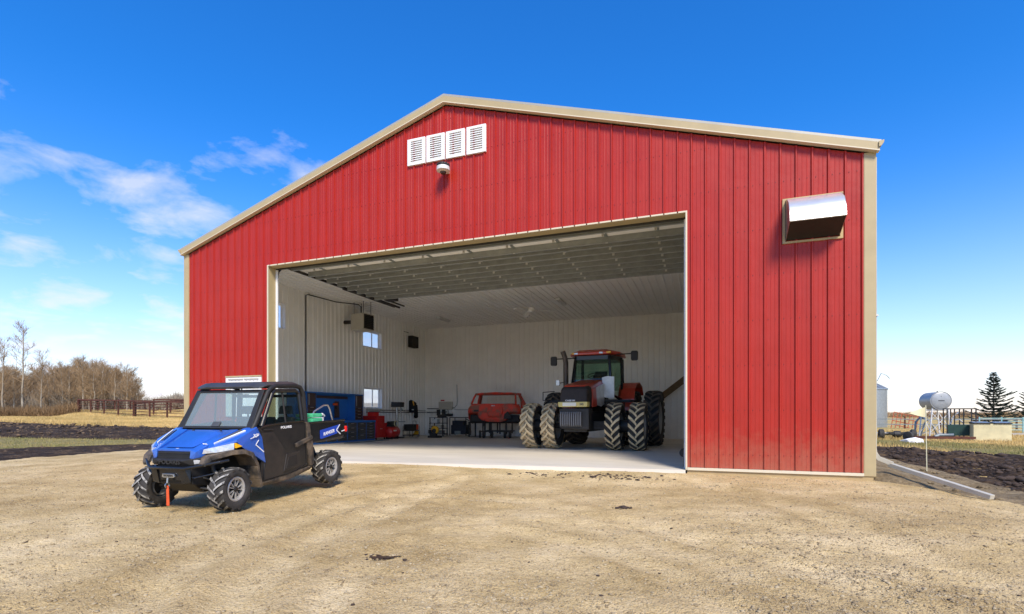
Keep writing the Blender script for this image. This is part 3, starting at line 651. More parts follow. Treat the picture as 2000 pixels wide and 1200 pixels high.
# ------------------------------------------------------------------ tyres
def ag_tyre(Rr, w, rim, nl, lh, skew, lw, name, parent, m_lug, loc=None):
    """carcass along x axis plus chevron lugs; returns object"""
    mb = MB(); r0 = Rr-lh; h = w/2
    prof = [(-h*.72, rim), (-h*.95, rim+(r0-rim)*.25), (-h, rim+(r0-rim)*.6), (-h*.93, r0*.965), (-h*.6, r0*.99), (0, r0), (h*.6, r0*.99), (h*.93, r0*.965), (h, rim+(r0-rim)*.6), (h*.95, rim+(r0-rim)*.25), (h*.72, rim)]
    mb.lathe(prof, 'x', n=56)
    def surf(x, a, dr):
        f = abs(x)/h; rr = r0*(1-.035*max(0, (f-.45)/.55)**1.6)+dr
        return (x, rr*math.sin(a), rr*math.cos(a))
    for side in (-1, 1):
        for i in range(nl):
            a0 = 2*math.pi*(i+(.5 if side > 0 else 0))/nl
            seg = 4; top = []; bot = []
            for k in range(seg+1):
                t = k/seg; x = side*(-.06*w+t*(h*1.03+.06*w)); a = a0+skew*(t**.85)*2*math.pi/nl
                wd = lw*(1+.25*t)/Rr/2
                hh = lh*(1 if t < .9 else .85)
                for s in (-1, 1):
                    top.append(surf(x, a+s*wd*.8, hh)); bot.append(surf(x, a+s*wd*1.1, -.012))
            N = len(top); fs_t = []; fs_s = []
            for k in range(seg):
                A, B, C, Dd = 2*k, 2*k+1, 2*k+3, 2*k+2
                fs_t.append((A, B, C, Dd)); fs_s += [(A, Dd, Dd+N, A+N), (B, B+N, C+N, C)]
            fs_s += [(0, N, N+1, 1), (N-2, N-1, 2*N-1, 2*N-2)]
            mb.add(top+bot, fs_t, 1); mb.f[-len(fs_t):] = mb.f[-len(fs_t):]
            off = len(mb.v)-2*N; mb.f += [tuple(q+off for q in f) for f in fs_s]; mb.m += [2]*len(fs_s)
    # shoulder end of lug comes down the sidewall
    o = mb.build(name, ['rubber', m_lug if m_lug != 'lugm' else 'lugt', {'lugt': 'lugd', 'lugm': 'mudc'}.get(m_lug, 'rubber')], parent, smooth=True)
    if m_lug == 'lugm':
        o.data.materials[0] = M['rubber']; o.data.materials.append(M['mudc'])
        for f in o.data.polygons:
            if f.material_index == 0 and abs(f.center.x) < w*.46 and math.hypot(f.center.y, f.center.z) > r0*.95: f.material_index = 3
    if loc: o.location = loc
    return o

# ------------------------------------------------------------------ utility vehicle
def U(f, l, z): return (l, -f, z)
utv = thing('utility_vehicle', 'blue and black side-by-side utility vehicle with muddy tyres parked on the gravel', 'utility vehicle', (8.0997, -4.9962, -.138), rot=(R(2.77), 0, R(4.17)))
# chassis and floor
mb = MB()
mb.hull([U(f, l, z) for f in (1.2, -1.4) for l in (-.30, .30) for z in (.26, .50)])
mb.hull([U(.62, l, .27) for l in (-.66, .66)]+[U(-.55, l, .30) for l in (-.66, .66)]+[U(.62, l, .40) for l in (-.70, .70)]+[U(-.6, l, .44) for l in (-.70, .70)])
mb.hull([U(f, l, z) for f in (.60, .70) for l in (-.62, .62) for z in (.4, 1.04)])    # firewall
mb.hull([U(f, l, z) for f in (-.62, -.70) for l in (-.60, .60) for z in (.45, 1.05)])
mb.hull([U(-.10, l, .42) for l in (-.62, .62)]+[U(-.62, l, .42) for l in (-.62, .62)]+[U(-.14, l, .70) for l in (-.62, .62)]+[U(-.62, l, .70) for l in (-.62, .62)])
mb.build('chassis', 'black', utv, bevel=.015)
# rocker sill
for s in (-1, 1):
    mb = MB(); mb.hull([U(.60, s*.70, .24), U(.60, s*.60, .24), U(-.62, s*.70, .33), U(-.62, s*.60, .33), U(.62, s*.755, .30), U(-.64, s*.755, .40), U(.60, s*.62, .36), U(-.62, s*.62, .42), U(-.05, s*.745, .25)])
    mb.build('sill', 'dirtyblk', utv, bevel=.015)
# hood: centre panel, raised sides
mb = MB()
Hc = [U(.74, s*.60, 1.125) for s in (-1, 1)]+[U(.98, s*.46, 1.04) for s in (-1, 1)]+[U(1.37, s*.33, .875) for s in (-1, 1)]+[U(.74, s*.60, 1.0) for s in (-1, 1)]+[U(1.34, s*.33, .85) for s in (-1, 1)]
mb.hull(Hc)
for s in (-1, 1):
    # ridge leg running from cowl to grille corner
    mb.hull([U(.80, s*.56, 1.14), U(.80, s*.40, 1.135), U(1.39, s*.30, .895), U(1.39, s*.40, .87), U(1.40, s*.36, .765), U(1.41, s*.30, .775), U(1.33, s*.42, .78), U(.80, s*.56, 1.06), U(.80, s*.40, 1.06), U(1.30, s*.30, .85)])
    # outer wing up to the A pillar
    mb.hull([U(.64, s*.76, 1.165), U(.74, s*.60, 1.150), U(.66, s*.62, 1.165), U(1.02, s*.735, 1.005), U(1.30, s*.50, .91), U(1.16, s*.42, .985), U(.66, s*.76, 1.08), U(1.02, s*.74, .965), U(1.30, s*.50, .875), U(.9, s*.5, .98)])
    # side flank
    mb.hull([U(.64, s*.758, 1.16), U(1.02, s*.738, .985), U(.96, s*.758, .90), U(.72, s*.775, .80), U(.54, s*.775, .76), U(.50, s*.77, .60), U(.55, s*.765, 1.0), U(.64, s*.70, 1.14), U(1.0, s*.68, .97), U(.72, s*.70, .80), U(.54, s*.70, .76), U(.50, s*.70, .60)])
mb.hull([U(1.385, s*.31, .895) for s in (-1, 1)]+[U(1.34, s*.33, .905) for s in (-1, 1)]+[U(1.385, s*.31, .865) for s in (-1, 1)]+[U(1.3, s*.33, .875) for s in (-1, 1)])
hoodo = mb.build('hood', 'blue', utv, smooth=False, bevel=.012)
# raised trapezoid on centre panel
mb = MB(); mb.hull([U(.92, s*.27, 1.118) for s in (-1, 1)]+[U(1.20, s*.17, 1.005) for s in (-1, 1)]+[U(.86, s*.34, 1.085) for s in (-1, 1)]+[U(1.31, s*.25, .915) for s in (-1, 1)]+[U(.9, s*.3, 1.0) for s in (-1, 1)])
mb.build('hood_scoop', 'blue', hoodo, bevel=.008)
mb = MB()
for s in (-1, 1):
    mb.lathe([(0, .018), (.02, .016), (.024, 0)], 'z', U(.82, s*.26, 1.115), 12)
mb.build('wiper_nozzles', 'black', hoodo)
MB().lathe([(0, .022), (.006, .020), (.007, 0)], 'z', U(1.33, 0, .898), 14).build('hood_badge', 'wht', hoodo)
# white/grey decal stripes
mb = MB()
for s in (-1, 1):
    mb.hull([U(.80, s*.655, 1.113), U(.84, s*.66, 1.097), U(1.12, s*.545, .998), U(1.12, s*.50, 1.005), U(.80, s*.60, 1.137), U(.80, s*.655, 1.09), U(1.12, s*.52, .98)])
    mb.hull([U(.80, s*.70, 1.125), U(.80, s*.675, 1.13), U(1.20, s*.53, .975), U(1.20, s*.512, .975), U(.8, s*.69, 1.09), U(1.2, s*.52, .95)], 1)
mb.build('hood_decal', ['drawer', 'wht'], hoodo)
# side white chevron + XP text on flank (near and far)
for s in (-1, 1):
    mb = MB(); x0, x1 = s*.776, s*.781
    def strip(p, q, w):
        d = Vector((q[0]-p[0], q[1]-p[1])).normalized(); nn = Vector((-d.y, d.x))*w
        mb.hull([U(P[0]+k*nn.x, xx, P[1]+k*nn.y) for P in (p, q) for k in (-1, 1) for xx in (x0, x1)])
    strip((.70, .90), (.545, .775), .008); strip((.70, .90), (.64, .965), .006); strip((.80, 1.0), (.64, 1.035), .005)
    mb.build('flank_stripe', 'wht', hoodo)
text('XP', .075, 'wht', hoodo, U(.70, .778, 1.035), (R(90), 0, R(90)), shear=.3, sx=1.25)
text('900', .05, 'wht', hoodo, None, None, shear=.3, mtx=Matrix.Translation(Vector(U(1.245, .405, .962))) @ Euler((R(24), R(8), R(78)), 'XYZ').to_matrix().to_4x4())
# grille and fascia
mb = MB(); mb.hull([U(1.375, s*.30, .865) for s in (-1, 1)]+[U(1.395, s*.30, .765) for s in (-1, 1)]+[U(1.25, s*.30, .86) for s in (-1, 1)]+[U(1.25, s*.30, .765) for s in (-1, 1)]); 
gr = mb.build('grille', 'black', utv)
mb = MB()
for k in range(3): mb.hull([U(1.398, s*.29, .785+.027*k) for s in (-1, 1)]+[U(1.398, s*.29, .791+.027*k) for s in (-1, 1)]+[U(1.38, s*.29, .785+.027*k) for s in (-1, 1)])
mb.build('grille_bars', 'dkmet', gr)
mb = MB(); mb.hull([U(1.44, s*.33, .765) for s in (-1, 1)]+[U(1.30, s*.56, .79) for s in (-1, 1)]+[U(1.43, s*.33, .68) for s in (-1, 1)]+[U(1.28, s*.56, .70) for s in (-1, 1)]+[U(1.1, s*.60, .80) for s in (-1, 1)]+[U(1.1, s*.5, .68) for s in (-1, 1)]+[U(1.46, s*.2, .74) for s in (-1, 1)])
mb.hull([U(1.40, s*.30, .70) for s in (-1, 1)]+[U(1.38, s*.30, .40) for s in (-1, 1)]+[U(1.10, s*.34, .70) for s in (-1, 1)]+[U(1.10, s*.34, .34) for s in (-1, 1)])
mb.hull([U(1.38, s*.30, .42) for s in (-1, 1)]+[U(1.18, s*.26, .26) for s in (-1, 1)]+[U(.9, s*.28, .24) for s in (-1, 1)]+[U(1.1, s*.3, .45) for s in (-1, 1)])
fas = mb.build('front_fascia', 'blackfas' if False else 'black', utv, bevel=.012)
text('POLARIS', .085, 'dkmet', fas, U(1.465, 0, .722), (R(88), 0, 0), ext=.004, sx=1.2)
mb = MB()
for s in (-1, 1): mb.hull([U(1.415, s*.37, .755), U(1.33, s*.50, .765), U(1.41, s*.375, .695), U(1.325, s*.50, .71), U(1.36, s*.4, .73)])
mb.build('fog_lamps', 'lens', utv, bevel=.004)
# headlights + indicators
for s in (-1, 1):
    mb = MB(); mb.hull([U(1.335, s*.47, .895), U(1.345, s*.45, .83), U(1.06, s*.735, .965), U(1.075, s*.745, .87), U(1.2, s*.45, .90), U(1.2, s*.45, .84), U(1.0, s*.65, .95), U(1.0, s*.65, .87), U(1.25, s*.60, .84), U(1.22, s*.615, .93)])
    h = mb.build('headlight', 'lens', utv, bevel=.006)
    mb = MB(); mb.hull([U(1.045, s*.75, .962), U(1.045, s*.75, .885), U(.94, s*.765, .905), U(1.04, s*.70, .96), U(1.04, s*.70, .885), U(.94, s*.72, .905)]); mb.build('indicator', 'amber', utv, bevel=.004)
    # fender: arch flare
    mb = MB(); arc = [(1.42, .70), (1.36, .80), (1.14, .865), (.90, .855), (.74, .79), (.64, .60), (.60, .38), (.58, .24)]
    inn = [(1.40, .66), (1.33, .745), (1.12, .80), (.92, .79), (.79, .73), (.70, .58), (.665, .38), (.63, .24)]
    for (a, b), (c, d) in zip(zip(arc, inn), zip(arc[1:], inn[1:])):
        o1, o2 = (float(np.interp(a[0], (1.0, 1.15, 1.36, 1.42), (.775, .755, .60, .55))), float(np.interp(c[0], (1.0, 1.15, 1.36, 1.42), (.775, .755, .60, .55))))
        mb.hull([U(*[a[0], s*o1, a[1]]), U(b[0], s*(o1+.012), b[1]), U(c[0], s*o2, c[1]), U(d[0], s*(o2+.012), d[1])]+[U(p[0], s*.46, p[1]) for p in (a, b, c, d)])
    mb.build('fender', 'dirtyblk', utv, bevel=.008)
    # rear mud guard panel behind door
    mb = MB(); mb.hull([U(-.47, s*.77, 1.17), U(-.56, s*.77, 1.16), U(-.60, s*.77, .87), U(-.50, s*.77, .80), U(-.47, s*.70, 1.17), U(-.6, s*.70, .87), U(-.5, s*.70, .80)])
    mb.hull([U(-.18, s*.785, .83), U(-.60, s*.785, .93), U(-.62, s*.785, .87), U(-.20, s*.785, .76), U(-.18, s*.70, .83), U(-.60, s*.70, .93), U(-.62, s*.70, .87), U(-.20, s*.70, .76)])
    mb.hull([U(-.46, s*.76, .86), U(-.64, s*.76, .86), U(-.56, s*.77, .40), U(-.68, s*.74, .42), U(-.46, s*.66, .86), U(-.64, s*.66, .86), U(-.56, s*.66, .40), U(-.68, s*.66, .42)])
    mb.build('mud_guard', 'dirtyblk', utv, bevel=.01)
# bumper bar
mb = MB()
mb.tube([U(1.22, -.60, .775), U(1.34, -.58, .775), U(1.45, -.40, .665), U(1.50, -.30, .645), U(1.50, .30, .645), U(1.45, .42, .665), U(1.30, .72, .72), U(1.18, .74, .73)], .022, 10)
mb.tube([U(1.34, -.50, .60), U(1.40, -.36, .50), U(1.40, .36, .50), U(1.20, .62, .56)], .014, 8)
for s in (-1, 1): mb.hull([U(1.50, s*.30, .65), U(1.44, s*.34, .44), U(1.46, s*.20, .42), U(1.50, s*.2, .64), U(1.42, s*.32, .64), U(1.40, s*.25, .42)])
mb.hull([U(1.475, s*.24, .62) for s in (-1, 1)]+[U(1.455, s*.24, .47) for s in (-1, 1)]+[U(1.40, s*.24, .62) for s in (-1, 1)]+[U(1.40, s*.24, .47) for s in (-1, 1)])
bmp = mb.build('front_bumper', 'blackg', utv, smooth=True)
wi = MB(); wi.hull([U(1.495, l, z) for l, z in ((-.10, .565), (.10, .565), (-.115, .525), (.115, .525), (-.09, .51), (.09, .51))]+[U(1.47, l, z) for l, z in ((-.10, .565), (.10, .565), (-.115, .525), (.115, .525), (-.09, .51), (.09, .51))])
wo = wi.build('fairlead', 'steel', utv, bevel=.004)
text('WARN', .045, 'black', wo, U(1.4965, 0, .538), (R(90), 0, 0), sx=1.2)
hk = MB(); hk.tube([U(1.50, .0, .51), U(1.51, .0, .44)], .012, 8); hk.lathe([(-.008, .025), (.008, .025), (.008, .038), (-.008, .038)], 'x', U(1.51, 0, .405), 16, closed=True); hk.build('winch_hook', 'steel', utv, smooth=True)
MB().hull([U(1.515, -.018, .40), U(1.515, .018, .40), U(1.52, -.024, .12), U(1.52, .024, .12), U(1.50, -.018, .40), U(1.50, .018, .40), U(1.505, -.024, .12), U(1.505, .024, .12)]).build('pull_strap', 'orange', utv, bevel=.004)
# suspension arms
mb = MB()
for f in (1.11, -1.11):
    for s in (-1, 1):
        for df in (-.14, .14):
            mb.tube([U(f+df, s*.22, .34), U(f, s*.58, .27)], .018, 8); mb.tube([U(f+df, s*.22, .50), U(f, s*.56, .40)], .016, 8)
        mb.tube([U(f+.03, s*.40, .66), U(f, s*.50, .32)], .032, 10)
        mb.tube([U(f, 0, .33), U(f, s*.62, .31)], .02, 8)
mb.build('suspension', 'dkmet', utv, smooth=True)
# wheels
def utv_wheel(f, l, steer):
    s = 1 if l > 0 else -1
    mb = MB(); rr = .165
    mb.lathe([(-.09, rr), (.085, rr), (.10, rr+.012), (.105, rr), (.10, rr-.018), (.05, rr-.022), (-.09, rr-.03)], 'x', n=40, mi=0)
    mb.lathe([(.045, .0), (.045, .13), (.03, .15)], 'x', n=32, mi=1)
    for k in range(5):
        a = 2*math.pi*k/5+.3
        for e in (-1, 1):
            P = []
            for (r1, da) in ((.035, .28), (.148, .46)):
                for w in (-.035, .035):
                    aa = a+e*da*.62 + w/(r1+.04)*.22
                    for x in (.055, .085): P.append((x, r1*math.sin(aa), r1*math.cos(aa)))
            mb.hull(P, 0)
        # outer web joining a pair
        P = []
        for da in (-.30, .30):
            for r1 in (.132, .150):
                for x in (.06, .086): P.append((x, r1*math.sin(a+da), r1*math.cos(a+da)))
        mb.hull(P, 0)
    mb.lathe([(.05, .042), (.09, .040), (.10, .025), (.10, 0)], 'x', n=20, mi=1)
    o = mb.build('wheel', [M['rimgrey'], 'black'], utv, smooth=True)
    o.location = U(f, l, .308); o.rotation_euler = (0, 0, steer) if s > 0 else (0, 0, math.pi+steer)
    ag_tyre(.312, .245, .165, 15, .022, .95, .040, 'tyre', o, 'lugu')
    return o
M['rimgrey'] = mat('rim_grey', (.58, .56, .52), .35, .4, .3, 10)
utv_wheel(1.11, .685, R(5)); utv_wheel(1.11, -.685, R(5)); utv_wheel(-1.11, .685, 0); utv_wheel(-1.11, -.685, 0)
# cab frame
mb = MB()
for s in (-1, 1):
    mb.tube([U(.70, s*.70, 1.10), U(.62, s*.70, 1.20), U(.30, s*.665, 1.68), U(.22, s*.66, 1.75), U(.10, s*.655, 1.785), U(-.35, s*.655, 1.79), U(-.47, s*.66, 1.765), U(-.53, s*.67, 1.66), U(-.54, s*.70, 1.10)], .038, 10)
    mb.tube([U(-.52, s*.66, 1.60), U(-.50, s*.70, .95)], .045, 8)
mb.tube([U(-.53, -.66, 1.62), U(-.53, .66, 1.62)], .025, 8); mb.tube([U(-.53, -.68, 1.14), U(-.53, .68, 1.14)], .03, 8)
mb.tube([U(.30, -.64, 1.70), U(.30, .64, 1.70)], .03, 8)
mb.hull([U(-.50, s*.67, 1.18) for s in (-1, 1)]+[U(-.55, s*.67, 1.18) for s in (-1, 1)]+[U(-.50, s*.67, .9) for s in (-1, 1)]+[U(-.55, s*.67, .9) for s in (-1, 1)])
mb.build('cab_frame', 'black', utv, smooth=True)
mb = MB(); mb.hull([U(.40, s*.60, 1.765) for s in (-1, 1)]+[U(.36, s*.66, 1.775) for s in (-1, 1)]+[U(.30, s*.67, 1.80) for s in (-1, 1)]+[U(-.42, s*.67, 1.815) for s in (-1, 1)]+[U(-.50, s*.64, 1.79) for s in (-1, 1)]+[U(.28, s*.56, 1.845) for s in (-1, 1)]+[U(-.40, s*.56, 1.86) for s in (-1, 1)]+[U(.42, s*.4, 1.78) for s in (-1, 1)]+[U(.40, s*.60, 1.745) for s in (-1, 1)]+[U(-.5, s*.64, 1.76) for s in (-1, 1)])
rf = mb.build('roof', 'rooftop', utv, bevel=.02) if False else mb.build('roof', mat('roof_plastic', (.05, .048, .045), .45, 0, .3, 6), utv, bevel=.02)
mb = MB()
for l in (-.42, -.14, .14, .42): mb.hull([U(.24, l+k*.09, 1.853) for k in (-1, 1)]+[U(-.36, l+k*.09, 1.868) for k in (-1, 1)]+[U(.27, l+k*.10, 1.838) for k in (-1, 1)]+[U(-.39, l+k*.10, 1.852) for k in (-1, 1)])
mb.build('roof_ribs', M['roof_plastic'] if 'roof_plastic' in M else 'dkmet', rf, bevel=.006)
# windshield with surround
wb, wt = (.69, 1.135), (.345, 1.725)
mb = MB(); 
def wq(l, t, o=0): return U(wb[0]+(wt[0]-wb[0])*t+o*.86, l, wb[1]+(wt[1]-wb[1])*t+o*.5)
mb.hull([wq(l, t, o) for l, t in ((-.60, .0), (.60, .0), (-.60, .06), (.60, .06)) for o in (-.01, .015)])
mb.hull([wq(l, t, o) for l, t in ((-.58, .93), (.58, .93), (-.575, 1.0), (.575, 1.0)) for o in (-.01, .015)])
for s in (-1, 1): mb.hull([wq(l, t, o) for l, t in ((s*.60, .0), (s*.70, .0), (s*.575, 1.0), (s*.66, 1.0)) for o in (-.01, .015)])
ws = mb.build('windshield', 'black', utv, bevel=.004)
MB().hull([wq(l, t, o) for l, t in ((-.61, .05), (.61, .05), (-.585, .94), (.585, .94)) for o in (0, .005)]).build('pane', 'wglass', ws)
mb = MB(); mb.hull([wq(l, t, o) for l, t in ((-.06, .045), (.09, .045), (-.04, .16), (.10, .16)) for o in (.018, .028)]); mb.build('wiper_motor', 'drawer', ws)
mb = MB(); mb.hull([U(.10, l, z) for l, z in ((-.13, 1.66), (.13, 1.66), (-.10, 1.60), (.10, 1.60))]+[U(.13, l, z) for l, z in ((-.13, 1.66), (.13, 1.66), (-.10, 1.60), (.10, 1.60))]); mb.tube([U(.12, 0, 1.65), U(.12, 0, 1.76)], .012, 6); mb.build('rear_view_mirror', 'black', utv, bevel=.006)
# doors
for s in (-1, 1):
    mb = MB(); low = [(.60, .30), (.56, .62), (.60, .80), (.63, 1.13), (.44, 1.175), (-.08, 1.20), (-.42, 1.20), (-.48, 1.1), (-.47, .85), (-.50, .42), (-.2, .355)]
    mb.prism([(-p[0], p[1]) for p in low], 'x', s*.69, s*.745)
    # window frame
    fr = [(.52, 1.155), (.215, 1.66), (.16, 1.705), (-.33, 1.71), (-.41, 1.66), (-.42, 1.20)]
    mb.tube([U(f, s*(.725-.055*(z-1.15)/.55), z) for f, z in fr], .035, 8)
    d = mb.build('door', 'blackdoor', utv, bevel=.012) if False else mb.build('door', mat('door_black', (.009, .009, .010), .35, 0, 0, 4, c2=(.022, .02, .018), bump=.03), utv, bevel=.012)
    g = MB(); wp = [(.50, 1.17), (.20, 1.665), (.15, 1.695), (-.33, 1.695), (-.40, 1.65), (-.41, 1.21)]
    g.add([U(f, s*(.722-.055*(z-1.15)/.55), z) for f, z in wp], [(0, 1, 2, 3, 4, 5)]); g.build('window', 'dglass', d, fix=False)
    p = MB(); p.tube([U(-.02, s*.722, 1.18), U(-.02, s*.668, 1.70)], .016, 6); p.build('window_divider', 'black', d)
    p = MB(); p.hull([U(f, s*x, z) for f, z in ((.02, .68), (-.30, .70), (.10, .40), (-.30, .44)) for x in (.74, .757)]); pp = p.build('door_pocket', 'dusty', d, bevel=.01)
    p = MB(); p.hull([U(f, s*x, z) for f, z in ((-.01, .62), (-.22, .64), (.05, .45), (-.22, .48)) for x in (.755, .764)]); p.build('pocket_panel', 'black', d, bevel=.006)
    p = MB(); p.hull([U(f, s*x, z) for f, z in ((.54, 1.06), (.30, 1.07), (.10, .36), (.52, .34), (.52, .62), (.02, .72)) for x in (.742, .750)]); p.build('lower_panel', 'dusty', d, bevel=.006)
    p = MB(); p.tube([U(.56, s*.75, 1.145), U(.44, s*.752, 1.165), U(-.10, s*.752, 1.19), U(-.44, s*.752, 1.19)], .012, 6); p.tube([U(.575, s*.75, 1.1), U(.545, s*.75, .80), U(.50, s*.75, .60), U(.55, s*.75, .33), U(.0, s*.75, .345), U(-.2, s*.75, .375), U(-.47, s*.75, .45), U(-.455, s*.75, .85), U(-.46, s*.75, 1.15)], .009, 6); p.build('door_seam', 'blackg', d)
    p = MB(); p.tube([U(.50, s*.752, 1.11), U(.38, s*.762, 1.105), U(.30, s*.752, 1.09)], .010, 8); p.build('handle', 'dkmet', d, smooth=True)
    text('POLARIS', .058, 'wht', d, U(.0, s*.748, 1.115), (R(90), 0, R(90) if s > 0 else R(-90)), sx=1.15)
# seats
mb = MB(); mb.hull([U(f, l, z) for f in (.16, -.36) for l in (-.60, .60) for z in (.68, .80)]); 
for l in (-.40, 0, .40): mb.hull([U(-.28, l+k*.18, .80) for k in (-1, 1)]+[U(-.42, l+k*.18, .80) for k in (-1, 1)]+[U(-.38, l+k*.16, 1.26) for k in (-1, 1)]+[U(-.47, l+k*.16, 1.26) for k in (-1, 1)])
mb.build('seat', 'seat', utv, bevel=.03)
mb = MB()
for l in (-.40, .40): mb.hull([U(-.38, l+k*.13, 1.31) for k in (-1, 1)]+[U(-.45, l+k*.13, 1.31) for k in (-1, 1)]+[U(-.40, l+k*.10, 1.45) for k in (-1, 1)]+[U(-.46, l+k*.10, 1.45) for k in (-1, 1)]); mb.tube([U(-.42, l, 1.2), U(-.42, l, 1.35)], .02, 6)
mb.build('headrests', 'seat', utv, bevel=.025)
mb = MB(); mb.hull([U(.62, s*.62, 1.10) for s in (-1, 1)]+[U(.40, s*.60, 1.06) for s in (-1, 1)]+[U(.38, s*.60, .82) for s in (-1, 1)]+[U(.62, s*.62, .78) for s in (-1, 1)]); mb.hull([U(.44, l, z) for l, z in ((.16, 1.14), (.50, 1.14), (.14, 1.04), (.52, 1.04))]+[U(.56, l, z) for l, z in ((.16, 1.10), (.50, 1.10), (.14, 1.04), (.52, 1.04))])
mb.build('dashboard', 'black', utv, bevel=.02)
mb = MB(); c = Vector(U(.22, .35, 1.13)); rt = Euler((R(-52), 0, 0)).to_matrix()
mb.tube([c+rt@Vector((.17*math.cos(a), .17*math.sin(a), 0)) for a in np.linspace(0, 2*math.pi, 25)], .014, 6, caps=False)
for a in (R(90), R(210), R(330)): mb.tube([c, c+rt@Vector((.17*math.cos(a), .17*math.sin(a), 0))], .012, 6)
mb.tube([c, U(.46, .35, 1.0)], .02, 6); mb.build('steering_wheel', 'black', utv, smooth=True)
MB().box(-.62, .62, .525, .53, 1.2, 1.6).build('rear_window', 'pglass', utv)
# bed
mb = MB()
for s in (-1, 1):
    mb.hull([U(-.60, s*.74, 1.14), U(-1.62, s*.74, 1.13), U(-1.62, s*.70, 1.13), U(-.60, s*.70, 1.14), U(-1.60, s*.745, .84), U(-1.50, s*.74, .79), U(-.62, s*.74, .79), U(-1.5, s*.70, .79), U(-.62, s*.70, .79)])
    mb.tube([U(-.60, s*.73, 1.145), U(-1.63, s*.73, 1.135)], .02, 8)
mb.box(-.70, .70, .62, 1.60, .79, .83); mb.box(-.70, .70, .62, .66, .83, 1.12)
bed = mb.build('cargo_bed', 'blackg', utv, bevel=.01)
MB().box(-.69, .69, 1.585, 1.625, .83, 1.12).build('tailgate', 'black', bed, bevel=.008)
for s in (-1, 1):
    mb = MB(); mb.hull([U(f, s*x, z) for f, z in ((-.86, .995), (-1.45, 1.065), (-1.36, .90), (-.86, .85), (-.90, .84)) for x in (.744, .749)]); mb.build('bed_decal', 'bluestk', bed)
    text('RANGER', .085, 'wht', bed, U(-1.11, s*.751, .935), (R(90), R(-8) if s > 0 else R(8), R(90) if s > 0 else R(-90)), shear=.25, sx=1.0)
    mb = MB(); 
    for p, q in (((-1.45, 1.06), (-1.34, .965)), ((-1.34, .965), (-1.46, .88)), ((-1.50, .93), (-1.60, .945))):
        d = Vector((q[0]-p[0], q[1]-p[1])).normalized(); nn = Vector((-d.y, d.x))*.009
        mb.hull([U(P[0]+k*nn.x, s*xx, P[1]+k*nn.y) for P in (p, q) for k in (-1, 1) for xx in (.748, .752)])
    mb.build('bed_stripe', 'wht', bed)
    mb = MB(); mb.hull([U(f, l, z) for f in (-1.62, -1.68) for l in (s*.67, s*.76) for z in (.91, 1.02)]); mb.build('tail_light', 'redl', utv, bevel=.012)
# items in the bed
utvM = Matrix.LocRotScale(utv.location, utv.rotation_euler, None)
g = thing('green_bundle', 'stack of green plastic slats in the front of the cargo bed', 'bundle', utvM @ Vector(U(-.84, .50, .83)), rot=utv.rotation_euler[:])
for k in range(6): MB().box(-.16, .20, -.16+.01*k, .16, .08*k, .08*k+.064).build('slat', 'green', g, bevel=.01)
sp = thing('sprayer', 'white sprayer with bent pipe hoop standing in the cargo bed', 'sprayer', utvM @ Vector(U(-1.3, .30, .83)), rot=utv.rotation_euler[:])
mb = MB(); mb.box(-.14, .14, -.12, .10, .28, .37); mb.box(-.2, .2, -.2, .2, .0, .28); mb.tube([(0, .1, .38), (0, .24, .42), (0, .30, .38)], .03, 8); mb.build('pump', 'whitep', sp, bevel=.02)
mb = MB(); mb.tube([(.16, -.34, .0), (.16, -.33, .36), (.16, -.20, .50), (.16, .08, .60), (.16, .20, .60), (.16, .26, .52), (.16, .34, .28), (.16, .36, .0)], .014, 8); mb.build('hoop', 'steel', sp, smooth=True)

# ------------------------------------------------------------------ tractor  (local: x left, y back, z up)
tr = thing('tractor', 'big red farm tractor with black nose and muddy dual tyres facing the doorway', 'tractor', (11.41, 5.79, 0), rz=R(-3))
def tr_wheel(y, x, Rr, w, rim, nl, lh, steer, mlug):
    s = 1 if x > 0 else -1
    mb = MB(); mb.lathe([(-w*.36, rim), (w*.36, rim), (w*.38, rim+.02), (w*.40, rim-.01), (w*.30, rim-.04), (.02, rim-.06)], 'x', n=40); mb.lathe([(.02, rim-.05), (.03, rim*.75), (-.02, rim*.45), (.06, .16), (.10, .14), (.10, 0)], 'x', n=40)
    for k in range(8):
        a = 2*math.pi*k/8; mb.lathe([(.0, .018), (.12, .018), (.12, 0)], 'x', (0, .11*math.cos(a), .11*math.sin(a)), 8)
    o = mb.build('wheel', 'rimsilver', tr, smooth=True); o.location = (x, y, Rr-.01); o.rotation_euler = (R(rng.uniform(0, 6)), 0, steer + (0 if s > 0 else math.pi))
    ag_tyre(Rr, w, rim, nl, lh, 1.05, .115 if Rr < 1 else .12, 'tyre', o, mlug)
M['rimsilver'] = mat('rim_silver', (.40, .40, .39), .4, .5, .2, 5)
for x in (-1.86, -1.10, 1.10, 1.86): tr_wheel(0, x, .80, .47, .44, 18, .065, R(2), 'lugm' if x < 0 else 'lugt')
for x in (-1.93, -1.08, 1.10, 1.95): tr_wheel(2.95, x, 1.05, .56, .60, 22, .065, 0, 'lugd')
mb = MB(); mb.tube([(-2.0, 0, .80), (2.0, 0, .80)], .09, 12); mb.hull([(x, y, z) for x in (-.8, .8) for y in (-.14, .14) for z in (.68, .95)]); mb.tube([(-2.1, 2.95, 1.04), (2.1, 2.95, 1.04)], .12, 12)
mb.hull([(x, y, z) for x in (-.38, .38) for y in (-1.0, 3.3) for z in (.62, 1.3)]); mb.hull([(x, y, z) for x in (-.5, .5) for y in (2.4, 3.6) for z in (.6, 1.6)])
for s in (-1, 1): mb.lathe([(-.35, .21), (.35, .21)], 'x', (s*1.48, 0, .80), 20); mb.lathe([(-.3, .25), (.3, .25)], 'x', (s*1.5, 2.95, 1.04), 20)
mb.build('axles', 'dkmet', tr, smooth=True)
